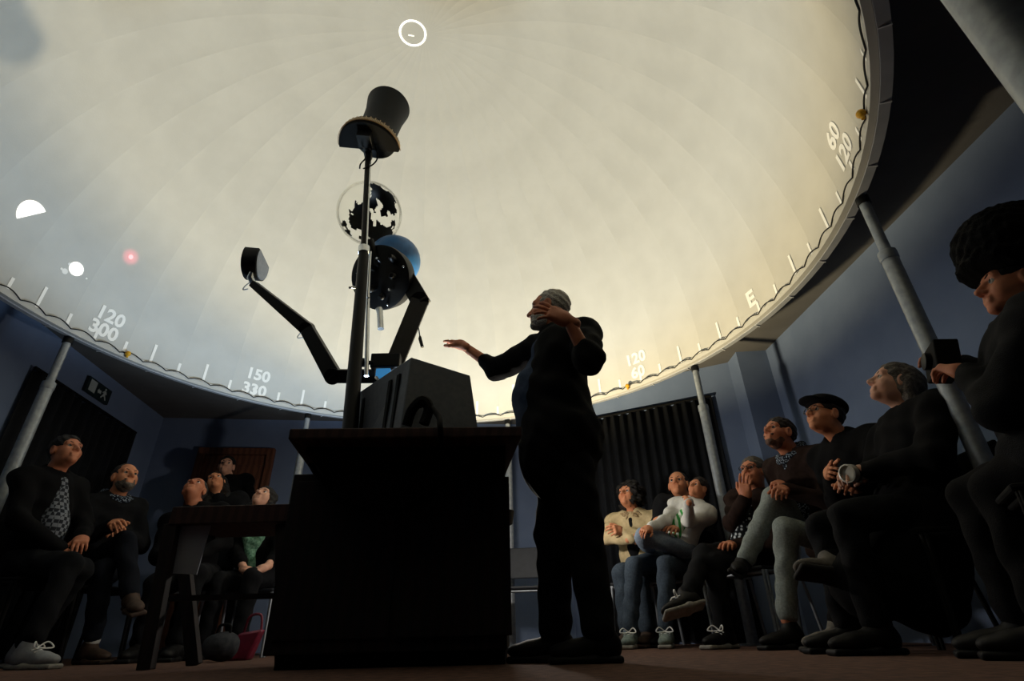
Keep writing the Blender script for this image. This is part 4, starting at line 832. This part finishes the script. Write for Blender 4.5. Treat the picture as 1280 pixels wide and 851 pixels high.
# grey-haired spectator with glasses, floral shirt, hand over the mouth, crossed leg
p = Wc(938, 3.95, 0.55); fJ = (-0.85, -0.52)
person('grey-haired spectator in glasses and floral shirt, hand over the mouth', p, fJ, (950, 626, 3.90), (942, 591, 3.83), (-0.75, -0.62, 0.25), sk=SK2, hair=('short', 'grey'), top='jacket', topm=C_BROWN, pants=C_BLACK2, shoes=S_BLACK, sole=S_SOLE, laces=('all',), glasses=True, front=(C_FLORAL, 0.02, 0.085), socks=cloth('grey_sock', '8a8a86'),
    J={'elR': (915, 655, 'n'), 'wrR': (932, 622, 'n'), 'wrL': (915, 682, 'n'), 'knR': (880, 694, 'n'), 'anR': (858, 748, 'n'), 'toeR': (815, 768, 3.45), 'knL': (892, 706, 'n')},
    hands={'R': dict(to=(931, 603, 3.62), back=(-0.6, -0.6, -0.2), curl=(0.15, 0.35, 0.3)), 'L': dict(to=(900, 676, 3.6), back=(-0.1, -0.4, 0.9), curl=(0.3, 0.4, 0.3))})
sit(p, fJ, 'stacking chair under the spectator in the floral shirt')
# bearded man, hands clasped on his raised knee
p = Wc(1040, 3.48, 0.55); fK = (-0.95, -0.30)
person('bearded man in brown jacket with hands clasped round his raised knee', p, fK, (998, 578, 3.42), (974, 543, 3.36), (-0.85, -0.35, 0.38), sk=SK2, hair=('short', 'brown'), beard=('stubble', -0.003), top='jacket', topm=C_BROWN, pants=C_JLIGHT, shoes=S_BLACK, front=(C_TIE, 0.02), scarf=(C_TIE,), bulk=1.08,
    J={'knR': (968, 622, 'n'), 'anR': (930, 702, 'n'), 'toeR': (908, 722, 2.95), 'knL': (982, 662, 'n'), 'anL': (984, 776, 'n'), 'elR': (985, 640, 'n'), 'wrR': (975, 606, 'n'), 'wrL': (980, 612, 'n')},
    hands={'R': dict(to=(955, 600, 2.95), back=(-0.3, -0.7, 0.6), curl=(0.5, 0.7, 0.5), spread=0.2), 'L': dict(to=(957, 612, 2.92), back=(-0.3, -0.8, 0.5), curl=(0.5, 0.7, 0.5), spread=0.2)})
sit(p, fK, 'stacking chair under the bearded man in brown')
# man in flat cap and glasses, hand at the chin, crossed leg with grey shoe
p = Wc(1118, 3.03, 0.55); fL = (-0.97, -0.22)
Lp, lj, li = person('man in flat cap and glasses raising a finger to his chin', p, fL, (1064, 566, 3.01), (1031, 521, 2.97), (-0.90, -0.22, 0.36), sk=SK1, hair=('short', 'black'), top='jacket', topm=C_BLACK, pants=C_BLACK, shoes=S_GREY, sole=mat('dark_rubber', '2a2826', 0.8), glasses=True, bulk=1.12,
    J={'elR': (1050, 630, 'n'), 'wrR': (1037, 592, 'n'), 'wrL': (1070, 610, 'n'), 'knR': (1075, 668, 'n'), 'anR': (1038, 706, 'n'), 'toeR': (962, 704, 2.5), 'knL': (1058, 690, 'n'), 'anL': (1050, 800, 'n')},
    hands={'R': dict(to=(1036, 572, 2.62), back=(-0.7, -0.5, 0.2), curl=(0.35, 0.6, 0.4), point=0.9, thumb=0.3), 'L': dict(to=(1052, 600, 2.6), back=(-0.2, -0.7, 0.6), curl=(0.5, 0.6, 0.5))})
Fm = li['Fm']; hd_ = li['head']; Gh = lambda x, y, z: hd_ + Fm[0] * x + Fm[1] * y + Fm[2] * z
capo = mesh_from('flat_cap', [sdf([el(Gh(0, -0.015, 0.085), (0.098, 0.118, 0.05), Fm, 0.03), el(Gh(0, 0.02, 0.066), (0.085, 0.105, 0.03), Fm, 0.02)], 0.006)], [C_BLACK2], Lp)
mesh_from('cap_peak', [sdf([el(Gh(0, 0.10, 0.062), (0.07, 0.055, 0.012), Fm, 0.01)], 0.005)], [C_BLACK2], capo)
for k, (dx, dz) in enumerate(((0.0, 0.085), (0.02, 0.075), (-0.015, 0.06))):
    MB().tube([Gh(0.03, -0.10, 0.09), Gh(0.03 + dx, -0.11, 0.12), Gh(0.03 + dx * 2, -0.12 - 0.012 * k, 0.10 + dz)], [0.004, 0.007, 0.001], 6).build('cap_feather', mat('dark_feather', '2c3630', 0.7), capo)
sit(p, fL, 'stacking chair under the man in the flat cap')
# grey-haired profile in a black coat
p = Wc(1156, 2.52, 0.56); fM = (-1, 0.05)
person('long-haired spectator in a black coat gazing up beside the steel pole', p, fM, (1140, 520, 2.52), (1117, 481, 2.50), (-0.86, 0.12, 0.45), sk=SK3, hair=('swept', 'grey'), top='coat', topm=C_BLACK, pants=C_BLACK2, shoes=S_BLACK, hem=0.12, bulk=1.2, extra=lambda G, B: [rc(G(0, 0, -0.02), G(0, 0.05, -0.40), 0.17, 0.15, 0.08), rc(G(0, 0.1, -0.2), G(0, 0.28, -0.40), 0.16, 0.15, 0.08)])
sit(p, fM, 'stacking chair under the long-haired spectator in the black coat')
# near spectator with big fluffy hat, filming
p = Wc(1325, 1.66, 0.56); fN = (-0.85, 0.50)
Np, nj, ni = person('spectator in a wide furry black hat holding up a camera', p, fN, (1284, 425, 1.64), (1268, 358, 1.60), (-0.93, 0.30, 0.22), sk=SK2, hair=('short', 'black'), top='coat', topm=C_GREY, pants=C_BLACK, shoes=S_BLACK, bulk=1.15, collar=(C_GREY, 0.03),
    J={'knR': Wc(1215, 1.96, 0.50), 'knL': Wc(1245, 1.82, 0.50), 'elR': (1238, 490, 1.82), 'wrR': (1205, 454, 1.90), 'elL': (1250, 510, 1.60), 'wrL': (1210, 466, 1.74)}, hands={'R': dict(to=(1186, 450, 1.93), curl=(0.5, 0.6, 0.5)), 'L': dict(to=(1188, 462, 1.80), curl=(0.5, 0.6, 0.5))})
Fm = ni['Fm']; hd_ = ni['head']; Gh2 = lambda x, y, z: hd_ + Fm[0] * x + Fm[1] * y + Fm[2] * z
C_FURB = cloth('black_fur', '0e0e0f', '090909', 120, bump=1.0)
mesh_from('furry_hat', [sdf([el(Gh2(0, -0.02, 0.185), (0.175, 0.175, 0.145), Fm, 0.03), el(Gh2(0, 0.0, 0.085), (0.135, 0.155, 0.055), Fm, 0.03)], 0.009, 0.004, 3.0)], [C_FURB], Np)
sit(p, fN, 'stacking chair under the spectator in the furry hat')
# --- left-hand row
p = Wc(38, 3.50, 0.55); fA = (0.98, -0.15)
person('dark-haired spectator in black with plaid shirt and white trainers below the exit sign', p, fA, (62, 600, 3.48), (82, 565, 3.45), (0.88, -0.30, 0.34), sk=SK2, hair=('short', 'black'), top='jacket', topm=C_BLACK, pants=C_BLACK2, shoes=S_WHITE, sole=S_SOLE, laces=('all',), front=(C_PLAID, 0.01, 0.08),
    J={'wrR': (76, 688, 'n'), 'knR': (86, 706, 'n'), 'anR': (40, 803, 'n'), 'knL': (100, 712, 'n'), 'anL': (28, 812, 3.5)})
sit(p, fA, 'stacking chair under the spectator with white trainers')
p = Wc(118, 4.05, 0.55); fB = (0.92, -0.38)
person('bald bearded man with patterned scarf and hands clasped on his crossed knee', p, fB, (138, 632, 4.00), (156, 598, 3.95), (0.78, -0.50, 0.32), sk=SK1, hair=('crop', 'fringe'), beard=('grey', 0.0), top='jacket', topm=C_BLACK2, pants=C_NAVY, shoes=S_BROWN, socks=C_WHITE, scarf=(C_TIE,),
    J={'knR': (156, 676, 'n'), 'anR': (164, 748, 'n'), 'toeR': (188, 775, 3.5), 'knL': (128, 712, 'n'), 'anL': (116, 800, 'n'), 'wrR': (142, 655, 'n'), 'wrL': (146, 662, 'n')},
    hands={'R': dict(to=(154, 648, 3.55), back=(0.4, -0.8, 0.4), curl=(0.4, 0.6, 0.4), spread=0.2), 'L': dict(to=(156, 652, 3.5), back=(0.4, -0.8, 0.4), curl=(0.4, 0.6, 0.4), spread=0.2)})
sit(p, fB, 'stacking chair under the bald bearded man')
p = Wc(244, 4.34, 0.53); fC = (0.25, -0.97)
person('bald spectator in black tilting the face up behind the trestle table', p, fC, (245, 645, 4.34), (243, 613, 4.30), (0.15, -0.72, 0.68), sk=SK2, hair=('crop', 'fringe'), top='jacket', topm=C_BLACK, pants=C_BLACK2, shoes=S_BLACK); sit(p, fC, 'stacking chair under the bald spectator behind the trestle table')
p = Wc(280, 5.02, 0.60); fD = (0.15, -0.98)
person('dark-haired woman with a tilted head behind the trestle table', p, fD, (277, 640, 5.00), (269, 604, 4.96), (0.20, -0.78, 0.50), up=(-0.35, 0, 1), sk=SK1, hair=('long', 'black'), top='jacket', topm=C_BLACK2, pants=C_BLACK2, shoes=S_BLACK, J={}); sit(p, fD, 'stacking chair under the woman with the tilted head')
p = Wc(291, 5.66, 1.0)
person('spectator standing in front of the brown door', p, (0.2, -0.98), (286, 606, 5.66), (283, 583, 5.64), (0.30, -0.85, 0.20), sk=SK3, hair=('short', 'black'), top='jacket', topm=C_BLACK, pants=C_BLACK2, shoes=S_BLACK, s=0.98,
    J={'knR': Wc(289, 5.66, 0.53), 'knL': Wc(298, 5.66, 0.53), 'anR': Wc(289, 5.66, 0.09), 'anL': Wc(299, 5.66, 0.09)})
p = Wc(322, 4.64, 0.54); fF = (0.05, -1.0)
person('dark-haired woman with green print scarf and hands in her lap', p, fF, (326, 657, 4.60), (329, 624, 4.56), (-0.02, -0.80, 0.58), sk=SK3, hair=('bob', 'black'), top='cardigan', topm=C_BLACK, pants=C_BLACK2, shoes=S_BLACK, scarf=(C_SCARFG, 1), sleeve=(0.55, 0.55),
    J={'elR': (296, 694, 'n'), 'wrR': (306, 712, 'n'), 'elL': (347, 694, 'n'), 'wrL': (332, 709, 'n')}, hands={'R': dict(to=(318, 715, 4.24), back=(0, -0.3, 1)), 'L': dict(to=(318, 714, 4.22), back=(0, -0.3, 1))})
sit(p, fF, 'stacking chair under the woman with the green scarf')
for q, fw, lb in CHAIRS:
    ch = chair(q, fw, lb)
    if any(k in lb for k in ('long-haired', 'furry', 'flat cap', 'white trainers', 'bearded man')) and 'brown' not in lb:      # shade on these chairs is put into a black material
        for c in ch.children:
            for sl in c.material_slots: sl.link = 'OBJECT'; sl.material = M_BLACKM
q = Wc(652, 5.05, 0.45); chair(q, (-0.1, -1), 'empty stacking chair with a white sheet behind the lecturer')
MB().box((q[0], q[1] + 0.02, 0.461), (0.13, 0.10, 0.003)).build('paper_sheet', M_PAPER, smooth=False); tag(bpy.data.objects['paper_sheet'], 'white paper sheet lying on the empty chair', 'paper')

# ================================================================== small things
# camera with pale lens in front of the man in the cap
cp = aty(1068, 592, 2.50); ax_ = unit(np.array([-0.9, -0.35, -0.05]))
cm = empty('photo_camera', cp, 'black camera with pale silver lens held by the man in the cap', 'camera')
MB().box(cp - ax_ * 0.10, (0.04, 0.065, 0.045), ax_, np.cross([0, 0, 1.0], ax_), (0, 0, 1)).build('housing', M_BLACK, cm, smooth=False, bevel=0.008)
MB().lathe([(0.036, -0.075), (0.036, -0.03), (0.040, -0.028), (0.040, 0.02), (0.043, 0.022), (0.043, 0.05), (0.036, 0.052), (0.034, 0.04)], cp, axis=ax_, seg=28).build('lens_barrel', mat('pale_lens_enamel', 'b8b4a8', 0.35, 'aca89c', 20, spec=0.5), cm)
MB().lathe([(0.0415, 0.003), (0.0425, 0.006), (0.0425, 0.014), (0.0415, 0.017)], cp, axis=ax_, seg=28, caps=False).build('focus_ring', M_BLACK, cm)
# phone or compact camera held up by the spectator in the furry hat
cp = aty(1178, 452, 1.88); ax_ = unit(np.array([-0.9, 0.35, 0.2]))
cm = empty('compact_camera', cp, 'small black camera held out by the spectator in the furry hat', 'camera')
Yv = unit(np.cross([0, 0, 1.0], ax_)); Zv = np.cross(ax_, Yv)
MB().box(cp, (0.04, 0.075, 0.065), ax_, Yv, Zv).build('housing', M_BLACKM, cm, smooth=False, bevel=0.006)
MB().lathe([(0.034, 0.04), (0.034, 0.06), (0.029, 0.062)], cp, axis=ax_, seg=20).build('lens_barrel', M_BLACK, cm)
# bags on the floor behind the side table
b0 = Wc(298, 3.85, 0.0)
bg = empty('handbag', b0, 'pink handbag on the floor below the woman with the green scarf', 'bag')
mp = mat('pink_leather', '7a1c36', 0.4, '68162c', 20, spec=0.5)
MB().hexa([b0 + np.array(v) for v in ((-0.11, -0.05, 0), (0.07, -0.05, 0), (0.07, 0.05, 0), (-0.11, 0.05, 0))], [b0 + np.array(v) for v in ((-0.02, -0.03, 0.15), (0.13, -0.03, 0.17), (0.13, 0.03, 0.17), (-0.02, 0.03, 0.15))]).build('bag_body', mp, bg, bevel=0.015)
MB().tube(arc([b0 + np.array([0.0, 0, 0.15]), b0 + np.array([0.02, 0, 0.24]), b0 + np.array([0.09, 0, 0.25]), b0 + np.array([0.11, 0, 0.16])]), 0.008, 8).build('bag_handle', mp, bg)
b1 = Wc(272, 3.65, 0.0)
bg = empty('rucksack', b1, 'grey rounded rucksack on the floor beside the pink handbag', 'bag')
mesh_from('bag_body', [sdf([el(b1 + np.array([0, 0, 0.08]), (0.11, 0.08, 0.08), None, 0.03), el(b1 + np.array([0, -0.06, 0.06]), (0.07, 0.04, 0.05), None, 0.02)], 0.01, 0.003)], [cloth('grey_nylon', '3a3c40', '2e3034')], bg)
MB().tube(arc([b1 + np.array([-0.04, 0, 0.14]), b1 + np.array([-0.03, 0, 0.19]), b1 + np.array([0.03, 0, 0.19]), b1 + np.array([0.04, 0, 0.14])]), 0.008, 8).build('bag_strap', M_BLACKM, bg)
